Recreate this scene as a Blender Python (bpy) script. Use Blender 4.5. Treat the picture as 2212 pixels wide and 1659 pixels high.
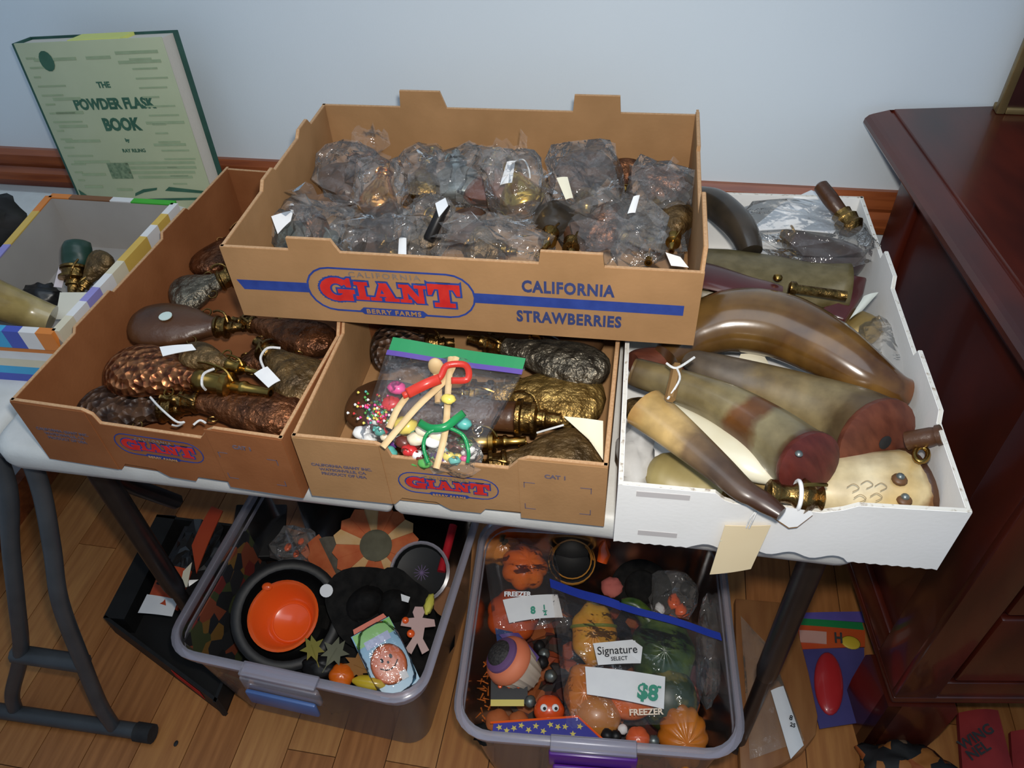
import bpy, bmesh, math, random
from mathutils import Vector, Matrix, noise

scene = bpy.context.scene
for o in list(bpy.data.objects):
    bpy.data.objects.remove(o)
C = scene.collection
random.seed(7)
PI = math.pi

# ------------------------------------------------------------------ camera
CAM = Vector((0.2664, -0.5173, 1.4514))
YAW, PITCH, ROLL, FPX = 0.2144, 0.7738, -0.0597, 1682.96
IW, IH = 2212.0, 1659.0
_f = Vector((-math.sin(YAW) * math.cos(PITCH), math.cos(YAW) * math.cos(PITCH), -math.sin(PITCH)))
_r0 = Vector((math.cos(YAW), math.sin(YAW), 0))
_u0 = _r0.cross(_f)
_r = _r0 * math.cos(ROLL) + _u0 * math.sin(ROLL)
_u = _u0 * math.cos(ROLL) - _r0 * math.sin(ROLL)
cd = bpy.data.cameras.new('camera')
cam = bpy.data.objects.new('camera', cd)
C.objects.link(cam)
cd.sensor_width = 36.0
cd.lens = FPX / IW * 36.0
cd.clip_start = 0.02
cam.matrix_world = Matrix(((_r.x, _u.x, -_f.x, CAM.x), (_r.y, _u.y, -_f.y, CAM.y), (_r.z, _u.z, -_f.z, CAM.z), (0, 0, 0, 1)))
scene.camera = cam

# ------------------------------------------------------------------ world, flash, exposure
world = bpy.data.worlds.new('room_daylight')
scene.world = world
world.use_nodes = True
bg = world.node_tree.nodes['Background']
bg.inputs[0].default_value = (0.50, 0.72, 1.0, 1)
bg.inputs[1].default_value = 0.36

fl = bpy.data.lights.new('camera_flash', 'SPOT')
fl.spot_size = math.radians(108)
fl.spot_blend = 1.0
fl.energy = 32.0
fl.color = (1.0, 0.95, 0.88)
fl.shadow_soft_size = 0.018
flash = bpy.data.objects.new('camera_flash', fl)
flash.location = CAM + _u * 0.055 + _r * 0.02 + _f * 0.01
flash.rotation_euler = cam.matrix_world.to_euler()
C.objects.link(flash)

cl = bpy.data.lights.new('overhead_fill', 'AREA')  # added overhead fill that brightens the wall; no such fixture in the room
cl.shape = 'RECTANGLE'; cl.size = 1.6; cl.size_y = 1.0
cl.energy = 9.0
cl.color = (.80, .90, 1.0)
fill_l = bpy.data.objects.new('overhead_fill', cl)
fill_l.location = (.1, -.25, 2.45)
C.objects.link(fill_l)

scene.view_settings.view_transform = 'Standard'
scene.view_settings.look = 'None'
scene.view_settings.gamma = 1.0
scene.view_settings.use_curve_mapping = False
scene.view_settings.exposure = 0.0
try:
    scene.cycles.transparent_max_bounces = 32
except Exception:
    pass

# ------------------------------------------------------------------ point finding: pixel of the 2212x1659 frame -> world
def ray(x, y):
    return _f + _r * ((x - IW / 2) / FPX) - _u * ((y - IH / 2) / FPX)
def pz(x, y, z):
    v = ray(x, y); return CAM + v * ((z - CAM.z) / v.z)
def py(x, y, Y):
    v = ray(x, y); return CAM + v * ((Y - CAM.y) / v.y)
def pplane(x, y, p, n):
    v = ray(x, y); return CAM + v * ((Vector(p) - CAM).dot(n) / v.dot(n))

# ------------------------------------------------------------------ materials
MATS = {}
def nt(name):
    m = bpy.data.materials.new(name); m.use_nodes = True
    t = m.node_tree
    return m, t, t.nodes['Principled BSDF']
def L(t, a, b): t.links.new(a, b)
def mat(name, c1, c2=None, rough=.5, metal=0.0, scale=8.0, detail=4.0, bump=0.0, bscale=None, kind='noise',
        stretch=(1, 1, 1), coat=0.0, lo=.35, hi=.65, spec=.5, trans=0.0, sheen=0.0, c3=None, bdist=.004):
    if name in MATS: return MATS[name]
    m, t, p = nt(name)
    p.inputs['Roughness'].default_value = rough
    p.inputs['Metallic'].default_value = metal
    p.inputs['Coat Weight'].default_value = coat
    p.inputs['Coat Roughness'].default_value = .08
    p.inputs['Specular IOR Level'].default_value = spec
    p.inputs['Base Color'].default_value = (*c1, 1)
    if sheen: p.inputs['Sheen Weight'].default_value = sheen
    if trans: p.inputs['Transmission Weight'].default_value = trans
    if c2 is not None or bump:
        tc = t.nodes.new('ShaderNodeTexCoord'); mp = t.nodes.new('ShaderNodeMapping')
        mp.inputs['Scale'].default_value = stretch
        L(t, tc.outputs['Object'], mp.inputs['Vector'])
        def tex(s):
            if kind == 'voronoi':
                n = t.nodes.new('ShaderNodeTexVoronoi'); n.inputs['Scale'].default_value = s
                L(t, mp.outputs[0], n.inputs['Vector']); return n.outputs['Distance']
            if kind == 'wave':
                n = t.nodes.new('ShaderNodeTexWave'); n.inputs['Scale'].default_value = s
                n.inputs['Distortion'].default_value = 6; n.inputs['Detail'].default_value = detail
                n.inputs['Detail Scale'].default_value = 1.5
                L(t, mp.outputs[0], n.inputs['Vector']); return n.outputs['Fac']
            n = t.nodes.new('ShaderNodeTexNoise'); n.inputs['Scale'].default_value = s
            n.inputs['Detail'].default_value = detail
            L(t, mp.outputs[0], n.inputs['Vector']); return n.outputs['Fac']
        if c2 is not None:
            r = t.nodes.new('ShaderNodeValToRGB')
            r.color_ramp.elements[0].position = lo; r.color_ramp.elements[0].color = (*c1, 1)
            r.color_ramp.elements[1].position = hi; r.color_ramp.elements[1].color = (*c2, 1)
            if c3 is not None:
                e = r.color_ramp.elements.new((lo + hi) / 2); e.color = (*c3, 1)
            L(t, tex(scale), r.inputs[0]); L(t, r.outputs[0], p.inputs['Base Color'])
        if bump:
            b = t.nodes.new('ShaderNodeBump'); b.inputs['Strength'].default_value = bump
            b.inputs['Distance'].default_value = bdist
            L(t, tex(bscale or scale), b.inputs['Height']); L(t, b.outputs[0], p.inputs['Normal'])
    MATS[name] = m
    return m

def gradmat(name, stops, rough=.35, coat=.3, nscale=14, namp=.18, stretch=(1, 1, 1), bump=0.0):
    """colour varies along the horn (attribute 'along', 0 tip .. 1 butt) with mottling"""
    if name in MATS: return MATS[name]
    m, t, p = nt(name)
    p.inputs['Roughness'].default_value = rough; p.inputs['Coat Weight'].default_value = coat; p.inputs['Coat Roughness'].default_value = .12
    at = t.nodes.new('ShaderNodeAttribute'); at.attribute_name = 'along'
    tc = t.nodes.new('ShaderNodeTexCoord'); n = t.nodes.new('ShaderNodeTexNoise'); n.inputs['Scale'].default_value = nscale; n.inputs['Detail'].default_value = 5
    L(t, tc.outputs['Object'], n.inputs['Vector'])
    mr = t.nodes.new('ShaderNodeMapRange'); mr.inputs['From Min'].default_value = .25; mr.inputs['From Max'].default_value = .75
    mr.inputs['To Min'].default_value = -namp; mr.inputs['To Max'].default_value = namp
    L(t, n.outputs['Fac'], mr.inputs['Value'])
    ad = t.nodes.new('ShaderNodeMath'); L(t, at.outputs['Fac'], ad.inputs[0]); L(t, mr.outputs[0], ad.inputs[1])
    r = t.nodes.new('ShaderNodeValToRGB'); L(t, ad.outputs[0], r.inputs[0])
    els = r.color_ramp.elements
    els[0].position, els[0].color = stops[0][0], (*stops[0][1], 1)
    els[1].position, els[1].color = stops[-1][0], (*stops[-1][1], 1)
    for pos, c in stops[1:-1]:
        e = els.new(pos); e.color = (*c, 1)
    n2 = t.nodes.new('ShaderNodeTexNoise'); n2.inputs['Scale'].default_value = nscale * 3; n2.inputs['Detail'].default_value = 4
    L(t, tc.outputs['Object'], n2.inputs['Vector'])
    mx = t.nodes.new('ShaderNodeMix'); mx.data_type = 'RGBA'; mx.blend_type = 'MULTIPLY'; mx.inputs[0].default_value = .7
    r2 = t.nodes.new('ShaderNodeValToRGB'); r2.color_ramp.elements[0].position = .3; r2.color_ramp.elements[0].color = (.55, .5, .42, 1); r2.color_ramp.elements[1].position = .65; r2.color_ramp.elements[1].color = (1.15, 1.1, 1.0, 1)
    L(t, n2.outputs['Fac'], r2.inputs[0]); L(t, r.outputs[0], mx.inputs[6]); L(t, r2.outputs[0], mx.inputs[7]); L(t, mx.outputs[2], p.inputs['Base Color'])
    MATS[name] = m
    return m

def film(name, tint=(1, 1, 1), haze=.06, gloss=.35, rough=.07, hazecol=(.85, .87, .9), bump=0.0, bscale=40):
    """clear plastic film: transparent, with a fresnel sheen and a little milky haze"""
    if name in MATS: return MATS[name]
    m = bpy.data.materials.new(name); m.use_nodes = True
    t = m.node_tree; t.nodes.clear()
    out = t.nodes.new('ShaderNodeOutputMaterial')
    tr = t.nodes.new('ShaderNodeBsdfTransparent'); tr.inputs[0].default_value = (*tint, 1)
    df = t.nodes.new('ShaderNodeBsdfDiffuse'); df.inputs[0].default_value = (*hazecol, 1)
    gl = t.nodes.new('ShaderNodeBsdfGlossy'); gl.inputs['Roughness'].default_value = rough
    lw = t.nodes.new('ShaderNodeFresnel'); lw.inputs['IOR'].default_value = 1.0 + gloss * 1.5
    m1 = t.nodes.new('ShaderNodeMixShader'); m1.inputs[0].default_value = haze
    m2 = t.nodes.new('ShaderNodeMixShader')
    L(t, tr.outputs[0], m1.inputs[1]); L(t, df.outputs[0], m1.inputs[2])
    L(t, lw.outputs[0], m2.inputs[0]); L(t, m1.outputs[0], m2.inputs[1]); L(t, gl.outputs[0], m2.inputs[2])
    L(t, m2.outputs[0], out.inputs[0])
    if bump:
        tc = t.nodes.new('ShaderNodeTexCoord'); n = t.nodes.new('ShaderNodeTexNoise')
        n.inputs['Scale'].default_value = bscale; n.inputs['Detail'].default_value = 3
        b = t.nodes.new('ShaderNodeBump'); b.inputs['Strength'].default_value = bump; b.inputs['Distance'].default_value = .01
        L(t, tc.outputs['Object'], n.inputs['Vector']); L(t, n.outputs['Fac'], b.inputs['Height'])
        L(t, b.outputs[0], gl.inputs['Normal']); L(t, b.outputs[0], lw.inputs['Normal'])
    MATS[name] = m
    return m

# ------------------------------------------------------------------ object helpers
def mk(name, verts, faces, m, parent=None, smooth=False, loc=None, mats=None):
    me = bpy.data.meshes.new(name)
    me.from_pydata([tuple(v) for v in verts], [], faces)
    me.update()
    o = bpy.data.objects.new(name, me); C.objects.link(o)
    if mats:
        for k in mats: me.materials.append(k)
    elif m is not None:
        me.materials.append(m)
    if smooth:
        for f in me.polygons: f.use_smooth = True
    if parent is not None: o.parent = parent
    if loc is not None: o.location = loc
    return o
def fixn(o):
    bm = bmesh.new(); bm.from_mesh(o.data)
    bmesh.ops.recalc_face_normals(bm, faces=bm.faces[:]); bm.to_mesh(o.data); bm.free()
    return o
def tag(o, label=None, cat=None, group=None, kind=None):
    if label: o['label'] = label
    if cat: o['category'] = cat
    if group: o['group'] = group
    if kind: o['kind'] = kind
    return o
def thing(name, label, cat, loc=(0, 0, 0), rz=0.0, group=None, M=None):
    o = bpy.data.objects.new(name, None); C.objects.link(o)
    o.empty_display_size = .02
    if M is not None: o.matrix_world = M
    else:
        o.location = loc; o.rotation_euler = (0, 0, rz)
    return tag(o, label, cat, group)
def top(o, label, cat, group=None):
    return tag(o, label, cat, group)
def axisM(a, b, up=(0, 0, 1), roll=0.0):
    """matrix with +X from a to b, origin at a"""
    a = Vector(a); b = Vector(b); x = (b - a).normalized(); u = Vector(up)
    y = u.cross(x)
    if y.length < 1e-4: y = Vector((0, 1, 0)).cross(x)
    y.normalize(); z = x.cross(y)
    if roll:
        y, z = y * math.cos(roll) + z * math.sin(roll), z * math.cos(roll) - y * math.sin(roll)
    return Matrix(((x.x, y.x, z.x, a.x), (x.y, y.y, z.y, a.y), (x.z, y.z, z.z, a.z), (0, 0, 0, 1)))

def boxvf(x0, x1, y0, y1, z0, z1):
    v = [(x0, y0, z0), (x1, y0, z0), (x1, y1, z0), (x0, y1, z0), (x0, y0, z1), (x1, y0, z1), (x1, y1, z1), (x0, y1, z1)]
    f = [(0, 3, 2, 1), (4, 5, 6, 7), (0, 1, 5, 4), (1, 2, 6, 5), (2, 3, 7, 6), (3, 0, 4, 7)]
    return v, f
def box(name, x0, x1, y0, y1, z0, z1, m, parent=None, bevel=0.0, seg=2):
    v, f = boxvf(x0, x1, y0, y1, z0, z1)
    o = mk(name, v, f, m, parent)
    if bevel: bev(o, bevel, seg)
    return o
def bev(o, w, seg=2):
    bm = bmesh.new(); bm.from_mesh(o.data)
    bmesh.ops.bevel(bm, geom=bm.edges[:], offset=w, segments=seg, affect='EDGES', profile=.5, clamp_overlap=True)
    for f in bm.faces: f.smooth = True
    bm.to_mesh(o.data); bm.free()
    try: o.data.set_sharp_from_angle(angle=math.radians(40))
    except Exception: pass
    return o
def prism(name, poly, th, m, parent=None, M=None, off=0.0):
    """polygon in local XZ plane, extruded along +Y from off to off+th"""
    n = len(poly)
    v = [(x, off, z) for x, z in poly] + [(x, off + th, z) for x, z in poly]
    f = [tuple(range(n)), tuple(range(2 * n - 1, n - 1, -1))] + [(i, i + n, (i + 1) % n + n, (i + 1) % n) for i in range(n)]
    if M is not None: v = [M @ Vector(p) for p in v]
    o = mk(name, v, f, m, parent)
    return fixn(o)
def slab(name, poly, th, m, parent=None, z=0.0):
    """polygon in local XY, extruded from z to z+th"""
    n = len(poly)
    v = [(x, y, z) for x, y in poly] + [(x, y, z + th) for x, y in poly]
    f = [tuple(range(n)), tuple(range(2 * n - 1, n - 1, -1))] + [(i, i + n, (i + 1) % n + n, (i + 1) % n) for i in range(n)]
    return fixn(mk(name, v, f, m, parent))
def lathe(name, prof, m, parent=None, n=24, axis='Z', loc=None, sx=1.0, sy=1.0, fn=None, smooth=True, cap=True):
    """prof: (radius, height) from bottom to top"""
    v = []; f = []
    for r, h in prof:
        for k in range(n):
            a = 2 * PI * k / n
            rr = r * (fn(a, h) if fn else 1.0)
            p = (rr * math.cos(a) * sx, rr * math.sin(a) * sy, h)
            if axis == 'X': p = (p[2], p[0], p[1])
            v.append(p)
    for i in range(len(prof) - 1):
        for k in range(n):
            f.append((i * n + k, i * n + (k + 1) % n, (i + 1) * n + (k + 1) % n, (i + 1) * n + k))
    if cap and prof[0][0] > 1e-5: f.append(tuple(range(n - 1, -1, -1)))
    if cap and prof[-1][0] > 1e-5: f.append(tuple((len(prof) - 1) * n + k for k in range(n)))
    o = mk(name, v, f, m, parent, smooth, loc)
    bm = bmesh.new(); bm.from_mesh(o.data); bmesh.ops.remove_doubles(bm, verts=bm.verts[:], dist=1e-6)
    bmesh.ops.recalc_face_normals(bm, faces=bm.faces[:]); bm.to_mesh(o.data); bm.free()
    try: o.data.set_sharp_from_angle(angle=math.radians(50))
    except Exception: pass
    return o
def crs(pts, k=6):
    """catmull-rom through points (tuples of any size)"""
    P = [tuple(p) for p in pts]; out = []
    for i in range(len(P) - 1):
        p0 = P[max(i - 1, 0)]; p1 = P[i]; p2 = P[i + 1]; p3 = P[min(i + 2, len(P) - 1)]
        for j in range(k):
            t = j / k
            out.append(tuple(.5 * (2 * b + (c - a) * t + (2 * a - 5 * b + 4 * c - d) * t * t + (3 * b - a - 3 * c + d) * t ** 3)
                             for a, b, c, d in zip(p0, p1, p2, p3)))
    out.append(P[-1])
    return out
def tubevf(pts, rad, n=10, flat=1.0, closed=False, up=(0, 0, 1)):
    v = []; f = []; N = len(pts)
    pts = [Vector(p) for p in pts]
    prev = None
    for i, p in enumerate(pts):
        if closed: d = pts[(i + 1) % N] - pts[i - 1]
        else: d = pts[min(i + 1, N - 1)] - pts[max(i - 1, 0)]
        d.normalize()
        u = Vector(up) if prev is None else prev
        s = d.cross(u)
        if s.length < 1e-3: s = d.cross(Vector((1, 0.3, 0)))
        s.normalize(); w = s.cross(d).normalized(); prev = w
        r = rad[i] if hasattr(rad, '__len__') else rad
        for k in range(n):
            a = 2 * PI * k / n
            v.append(p + s * (math.cos(a) * r) + w * (math.sin(a) * r * flat))
    M = N if closed else N - 1
    for i in range(M):
        for k in range(n):
            j = (i + 1) % N
            f.append((i * n + k, i * n + (k + 1) % n, j * n + (k + 1) % n, j * n + k))
    if not closed:
        f.append(tuple(range(n - 1, -1, -1))); f.append(tuple((N - 1) * n + k for k in range(n)))
    return v, f
def tube(name, pts, rad, m, parent=None, n=10, flat=1.0, closed=False, smooth=True, up=(0, 0, 1)):
    v, f = tubevf(pts, rad, n, flat, closed, up)
    o = fixn(mk(name, v, f, m, parent, smooth))
    try: o.data.set_sharp_from_angle(angle=math.radians(55))
    except Exception: pass
    return o
def blob(name, m, parent=None, c=(0, 0, 0), r=(1, 1, 1), seg=20, rings=12, amp=0.0, freq=3.0, seed=0, smooth=True, fn=None, R=None):
    v = []; f = []
    for i in range(rings + 1):
        th = PI * i / rings
        for k in range(seg):
            a = 2 * PI * k / seg
            d = Vector((math.sin(th) * math.cos(a), math.sin(th) * math.sin(a), math.cos(th)))
            s = 1.0
            if amp: s += amp * noise.noise(d * freq + Vector((seed * 3.7, seed * 1.3, seed)))
            if fn: s *= fn(th, a)
            q = Vector((d.x * r[0] * s, d.y * r[1] * s, d.z * r[2] * s))
            if R is not None: q = R @ q
            v.append(q + Vector(c))
    for i in range(rings):
        for k in range(seg):
            f.append((i * seg + k, (i + 1) * seg + k, (i + 1) * seg + (k + 1) % seg, i * seg + (k + 1) % seg))
    o = mk(name, v, f, m, parent, smooth)
    bm = bmesh.new(); bm.from_mesh(o.data); bmesh.ops.remove_doubles(bm, verts=bm.verts[:], dist=1e-6)
    bmesh.ops.recalc_face_normals(bm, faces=bm.faces[:]); bm.to_mesh(o.data); bm.free()
    return o
def text(name, s, size, m, parent, M, bold=0.0, ext=.00025, sx=1.0, align='LEFT', space=1.0, font=None):
    """lettering in local XY of M, reading along +X"""
    cu = bpy.data.curves.new(name, 'FONT'); cu.body = s; cu.size = size; cu.extrude = ext; cu.offset = bold
    cu.align_x = align; cu.space_character = space; cu.resolution_u = 3
    to = bpy.data.objects.new(name, cu); C.objects.link(to)
    dg = bpy.context.evaluated_depsgraph_get()
    me = bpy.data.meshes.new_from_object(to.evaluated_get(dg))
    bpy.data.objects.remove(to); bpy.data.curves.remove(cu)
    me.transform(Matrix.Diagonal((sx, 1, 1, 1))); me.transform(M)
    me.materials.clear(); me.materials.append(m)
    o = bpy.data.objects.new(name, me); C.objects.link(o)
    if parent is not None: o.parent = parent
    return o
def bm_join(parts):
    """list of (verts, faces) -> one"""
    V = []; F = []
    for v, f in parts:
        n = len(V); V += [Vector(p) for p in v]; F += [tuple(i + n for i in q) for q in f]
    return V, F
FRONT = Matrix(((1, 0, 0, 0), (0, 0, -1, 0), (0, 1, 0, 0), (0, 0, 0, 1)))   # XY drawing -> faces -Y, upright
# ------------------------------------------------------------------ palette
M_wall = mat('wall_paint', (.72, .79, .84), (.75, .82, .87), rough=.65, scale=3, bump=.05, bscale=300)
M_trim = mat('stained_trim', (.20, .045, .012), (.34, .09, .025), rough=.3, scale=6, stretch=(1, 12, 12), coat=.4)
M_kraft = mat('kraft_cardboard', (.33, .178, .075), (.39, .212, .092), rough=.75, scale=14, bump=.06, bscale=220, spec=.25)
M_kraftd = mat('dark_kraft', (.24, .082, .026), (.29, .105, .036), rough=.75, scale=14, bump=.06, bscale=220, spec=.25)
M_kraft_edge = mat('kraft_edge', (.55, .33, .17), (.45, .25, .12), rough=.9, scale=300)
M_whitecard = mat('white_cardboard', (.84, .83, .80), (.88, .87, .85), rough=.7, scale=10, bump=.05, bscale=200, spec=.3)
M_torn = mat('torn_edge', (.72, .69, .62), (.30, .22, .15), rough=.9, scale=160, lo=.55, hi=.75)
M_blue = mat('print_blue', (.022, .045, .22), (.03, .06, .27), rough=.7, scale=60, spec=.2)
M_red = mat('print_red', (.52, .018, .016), (.60, .03, .02), rough=.7, scale=60, spec=.2)
M_table = mat('table_plastic', (.60, .60, .57), (.66, .66, .63), rough=.45, scale=30, bump=.08, bscale=250)
M_tube = mat('grey_tube', (.045, .05, .055), (.06, .065, .07), rough=.42, scale=20)
M_black = mat('black_metal', (.008, .008, .009), (.014, .013, .013), rough=.35, scale=30)
M_mahog = mat('mahogany', (.028, .005, .003), (.10, .013, .005), rough=.3, scale=5, stretch=(3, 1, .6), detail=8, coat=.35, lo=.3, hi=.72)
M_brass = mat('brass', (.45, .28, .07), (.25, .14, .035), rough=.27, metal=1, scale=25)
M_brassd = mat('dark_brass', (.15, .085, .028), (.30, .18, .055), rough=.34, metal=1, scale=50, bump=.4, bscale=80, bdist=.01)
M_copper = mat('copper', (.22, .08, .03), (.08, .03, .013), rough=.38, metal=.75, scale=45, bump=.8, bscale=80, bdist=.009)
M_copperb = mat('bright_copper', (.68, .33, .10), (.52, .21, .06), rough=.22, metal=1, scale=14)
M_leather = mat('brown_leather', (.045, .017, .007), (.08, .032, .012), rough=.36, scale=18, bump=.15, bscale=160)
M_emboss = mat('embossed_leather', (.030, .014, .008), (.085, .042, .022), rough=.5, scale=55, bump=1.0, bscale=110, kind='voronoi', bdist=.01)
M_bronze = mat('embossed_bronze', (.12, .065, .022), (.30, .18, .07), rough=.38, metal=.8, scale=60, bump=1.0, bscale=80, bdist=.010)
M_bronzeg = mat('grey_bronze', (.09, .075, .055), (.22, .19, .14), rough=.4, metal=.8, scale=60, bump=1.0, bscale=80, bdist=.010)
M_tin = mat('dull_tin', (.14, .16, .155), (.22, .25, .24), rough=.4, metal=.7, scale=30, bump=.2)
M_hammer = mat('hammered_copper', (.15, .045, .018), (.36, .14, .055), rough=.33, metal=.8, scale=110, bump=1.0, bscale=120, kind='voronoi', bdist=.005)
M_olive = mat('olive_bronze', (.07, .04, .014), (.17, .10, .035), rough=.45, metal=.5, scale=45, bump=.8, bscale=60, bdist=.015)
M_paper = mat('white_paper', (.80, .80, .80), (.84, .84, .83), rough=.8, scale=40)
M_cream = mat('cream_card', (.78, .72, .54), (.82, .76, .58), rough=.8, scale=30)
M_string = mat('white_string', (.75, .74, .72), (.6, .6, .58), rough=.9, scale=400)
M_ink = mat('black_ink', (.01, .01, .012), (.02, .02, .02), rough=.8, scale=50)
F_bag = film('clear_bag_film', haze=.06, gloss=.22, rough=.07, bump=.5, bscale=60, hazecol=(.92, .89, .85))
F_zip = film('zip_bag_film', haze=.03, gloss=.33, rough=.07, bump=.6, bscale=35)
F_flap = film('loose_bag_film', haze=.03, gloss=.24, rough=.07, bump=.5, bscale=60, hazecol=(.9, .88, .86))
F_bin = film('bin_plastic', tint=(.98, .96, .98), haze=.075, gloss=.25, rough=.2, hazecol=(.62, .58, .64))
F_lip = film('bin_lip_plastic', tint=(.9, .92, .97), haze=.26, gloss=.3, rough=.2, hazecol=(.66, .62, .70))

# ------------------------------------------------------------------ setting
WY = 0.72; T = 0.735
FM = []
for i, (a, b) in enumerate((((.34, .125, .032), (.46, .19, .055)), ((.37, .14, .04), (.49, .21, .06)), ((.30, .11, .03), (.43, .17, .05)), ((.40, .165, .05), (.52, .24, .075)))):
    FM.append(mat('floor_plank_%d' % i, a, b, rough=.42, scale=9, stretch=(9, .7, 1), detail=6, bump=.05))
fl_base = box('floor', -1.12, 3.0, -2.6, WY, -.03, -.004, mat('floor_joint', (.03, .012, .006), (.04, .016, .008), rough=.8))
tag(fl_base, 'brown wooden plank floor', None, kind='structure')
pw = .092; xx = -1.12; i = 0
planks = {}
rnd = random.Random(3)
while xx < 2.3:
    yy = -1.6 + rnd.uniform(-.5, 0)
    while yy < WY:
        ln = rnd.choice((.6, .8, 1.0)); y1 = min(yy + ln, WY)
        if y1 > -1.3 and y1 - yy > .03:
            k = (round(y1 - yy, 3))
            v, f = boxvf(0, pw - .0016, 0, y1 - yy - .0016, -.004, 0)
            mk('plank', v, f, FM[rnd.randrange(4)], fl_base, loc=(xx, yy, 0))
        yy = y1
    xx += pw
wb = box('wall_back', -1.12, 3.0, WY, WY + .08, 0, 2.6, M_wall)
tag(wb, 'pale blue grey painted wall', None, kind='structure')
wl = box('wall_left', -1.2, -1.12, -2.6, WY + .08, 0, 2.6, M_wall)
tag(wl, 'pale blue grey side wall', None, kind='structure')
# chair rail: a moulded profile along X
prof = [(0, 0), (0, .082), (-.008, .082), (-.018, .074), (-.02, .056), (-.013, .046), (-.02, .036), (-.024, .022), (-.018, .006), (-.008, 0)]
def extrX(name, prof, x0, x1, y, z, m):
    n = len(prof); v = [(x0, y + a, z + b) for a, b in prof] + [(x1, y + a, z + b) for a, b in prof]
    f = [tuple(range(n)), tuple(range(2 * n - 1, n - 1, -1))] + [(i, (i + 1) % n, (i + 1) % n + n, i + n) for i in range(n)]
    return fixn(mk(name, v, f, m))
tag(extrX('trim_1', prof, -1.12, 3.0, WY, .668, M_trim), 'reddish brown wooden chair rail on the wall', None, kind='structure')
bb = [(0, 0), (0, .09), (-.006, .09), (-.014, .08), (-.016, 0)]
tag(extrX('baseboard_back', bb, -1.12, 3.0, WY, 0, M_trim), 'stained wooden baseboard', None, kind='structure')
n = len(bb)
v = [(-1.12 - a, -2.6, b) for a, b in bb] + [(-1.12 - a, WY, b) for a, b in bb]
f = [tuple(range(n)), tuple(range(2 * n - 1, n - 1, -1))] + [(i, (i + 1) % n, (i + 1) % n + n, i + n) for i in range(n)]
tag(fixn(mk('baseboard_left', v, f, M_trim)), 'stained wooden baseboard on side wall', None, kind='structure')

# ------------------------------------------------------------------ folding tables
def rounded(x0, x1, y0, y1, rads, n=6):
    """rads: radius at (x0,y0),(x1,y0),(x1,y1),(x0,y1)"""
    out = []
    for (cx, cy, r, a0) in ((x0, y0, rads[0], PI), (x1, y0, rads[1], 1.5 * PI), (x1, y1, rads[2], 0), (x0, y1, rads[3], .5 * PI)):
        sx = 1 if cx == x0 else -1; sy = 1 if cy == y0 else -1
        if r < 1e-4: out.append((cx, cy)); continue
        for k in range(n + 1):
            a = a0 + .5 * PI * k / n
            out.append((cx + sx * r + r * math.cos(a), cy + sy * r + r * math.sin(a)))
    return out
def tabletop(name, poly, parent, z1=T, th=.045):
    n = len(poly); cx = sum(p[0] for p in poly) / n; cy = sum(p[1] for p in poly) / n
    rings = []
    for (ins, z) in ((.010, z1 - th), (.003, z1 - th + .006), (0, z1 - th + .016), (0, z1 - .012), (.004, z1 - .003), (.012, z1)):
        ring = []
        for x, y in poly:
            d = Vector((x - cx, y - cy)); l = d.length
            ring.append((x - (ins if x > cx else -ins), y - (ins if y > cy else -ins), z))
        rings.append(ring)
    v = [p for r in rings for p in r]; f = [tuple(range(n - 1, -1, -1))]
    for i in range(len(rings) - 1):
        for k in range(n): f.append((i * n + k, i * n + (k + 1) % n, (i + 1) * n + (k + 1) % n, (i + 1) * n + k))
    f.append(tuple((len(rings) - 1) * n + k for k in range(n)))
    return fixn(mk(name, v, f, M_table, parent, True))
HW = .534; TD = .60
tb = thing('folding_table', 'white plastic folding table with a centre seam under the strawberry trays', 'table', (0, 0, 0))
tabletop('table_leaf', rounded(-HW, -.0012, 0, TD, (.03, .006, .006, .03)), tb)
tabletop('table_leaf', rounded(.0012, HW, 0, TD, (.006, .03, .03, .006)), tb)
box('apron', -.46, .46, .10, .13, T - .085, T - .04, M_black, tb, .003)
box('apron', -.46, .46, TD - .13, TD - .1, T - .085, T - .04, M_black, tb, .003)
for sx in (-.475, .508):
    for yy in (.075, TD - .075):
        lg = tube('leg', [(sx, yy, .0), (sx, yy, .30), (sx, yy, .31)], [.012, .012, .012], M_black, tb, 12)
        tube('leg_sleeve', [(sx, yy, .28), (sx, yy, .30), (sx, yy, T - .045)], [.0145, .017, .017], M_black, lg, 12)
        lathe('leg_foot', [(.016, 0), (.018, .01), (.016, .02)], M_black, lg, 12, loc=(sx, yy, 0))
        lathe('pivot_bolt', [(.0, -.008), (.007, -.006), (.008, 0), (.004, .004)], M_tin, lg, 10, loc=(sx + (.02 if sx > 0 else -.02), yy - .018, T - .07))
    tube('cross_bar', [(sx, .075, T - .06), (sx, TD - .075, T - .06)], .012, M_black, tb, 10)
    s = -1 if sx > 0 else 1
    tube('brace', [(sx, .12, T - .06), (sx + s * .14, .2, T - .22), (sx + s * .19, .2, T - .05)], .008, M_black, tb, 8)

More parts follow.
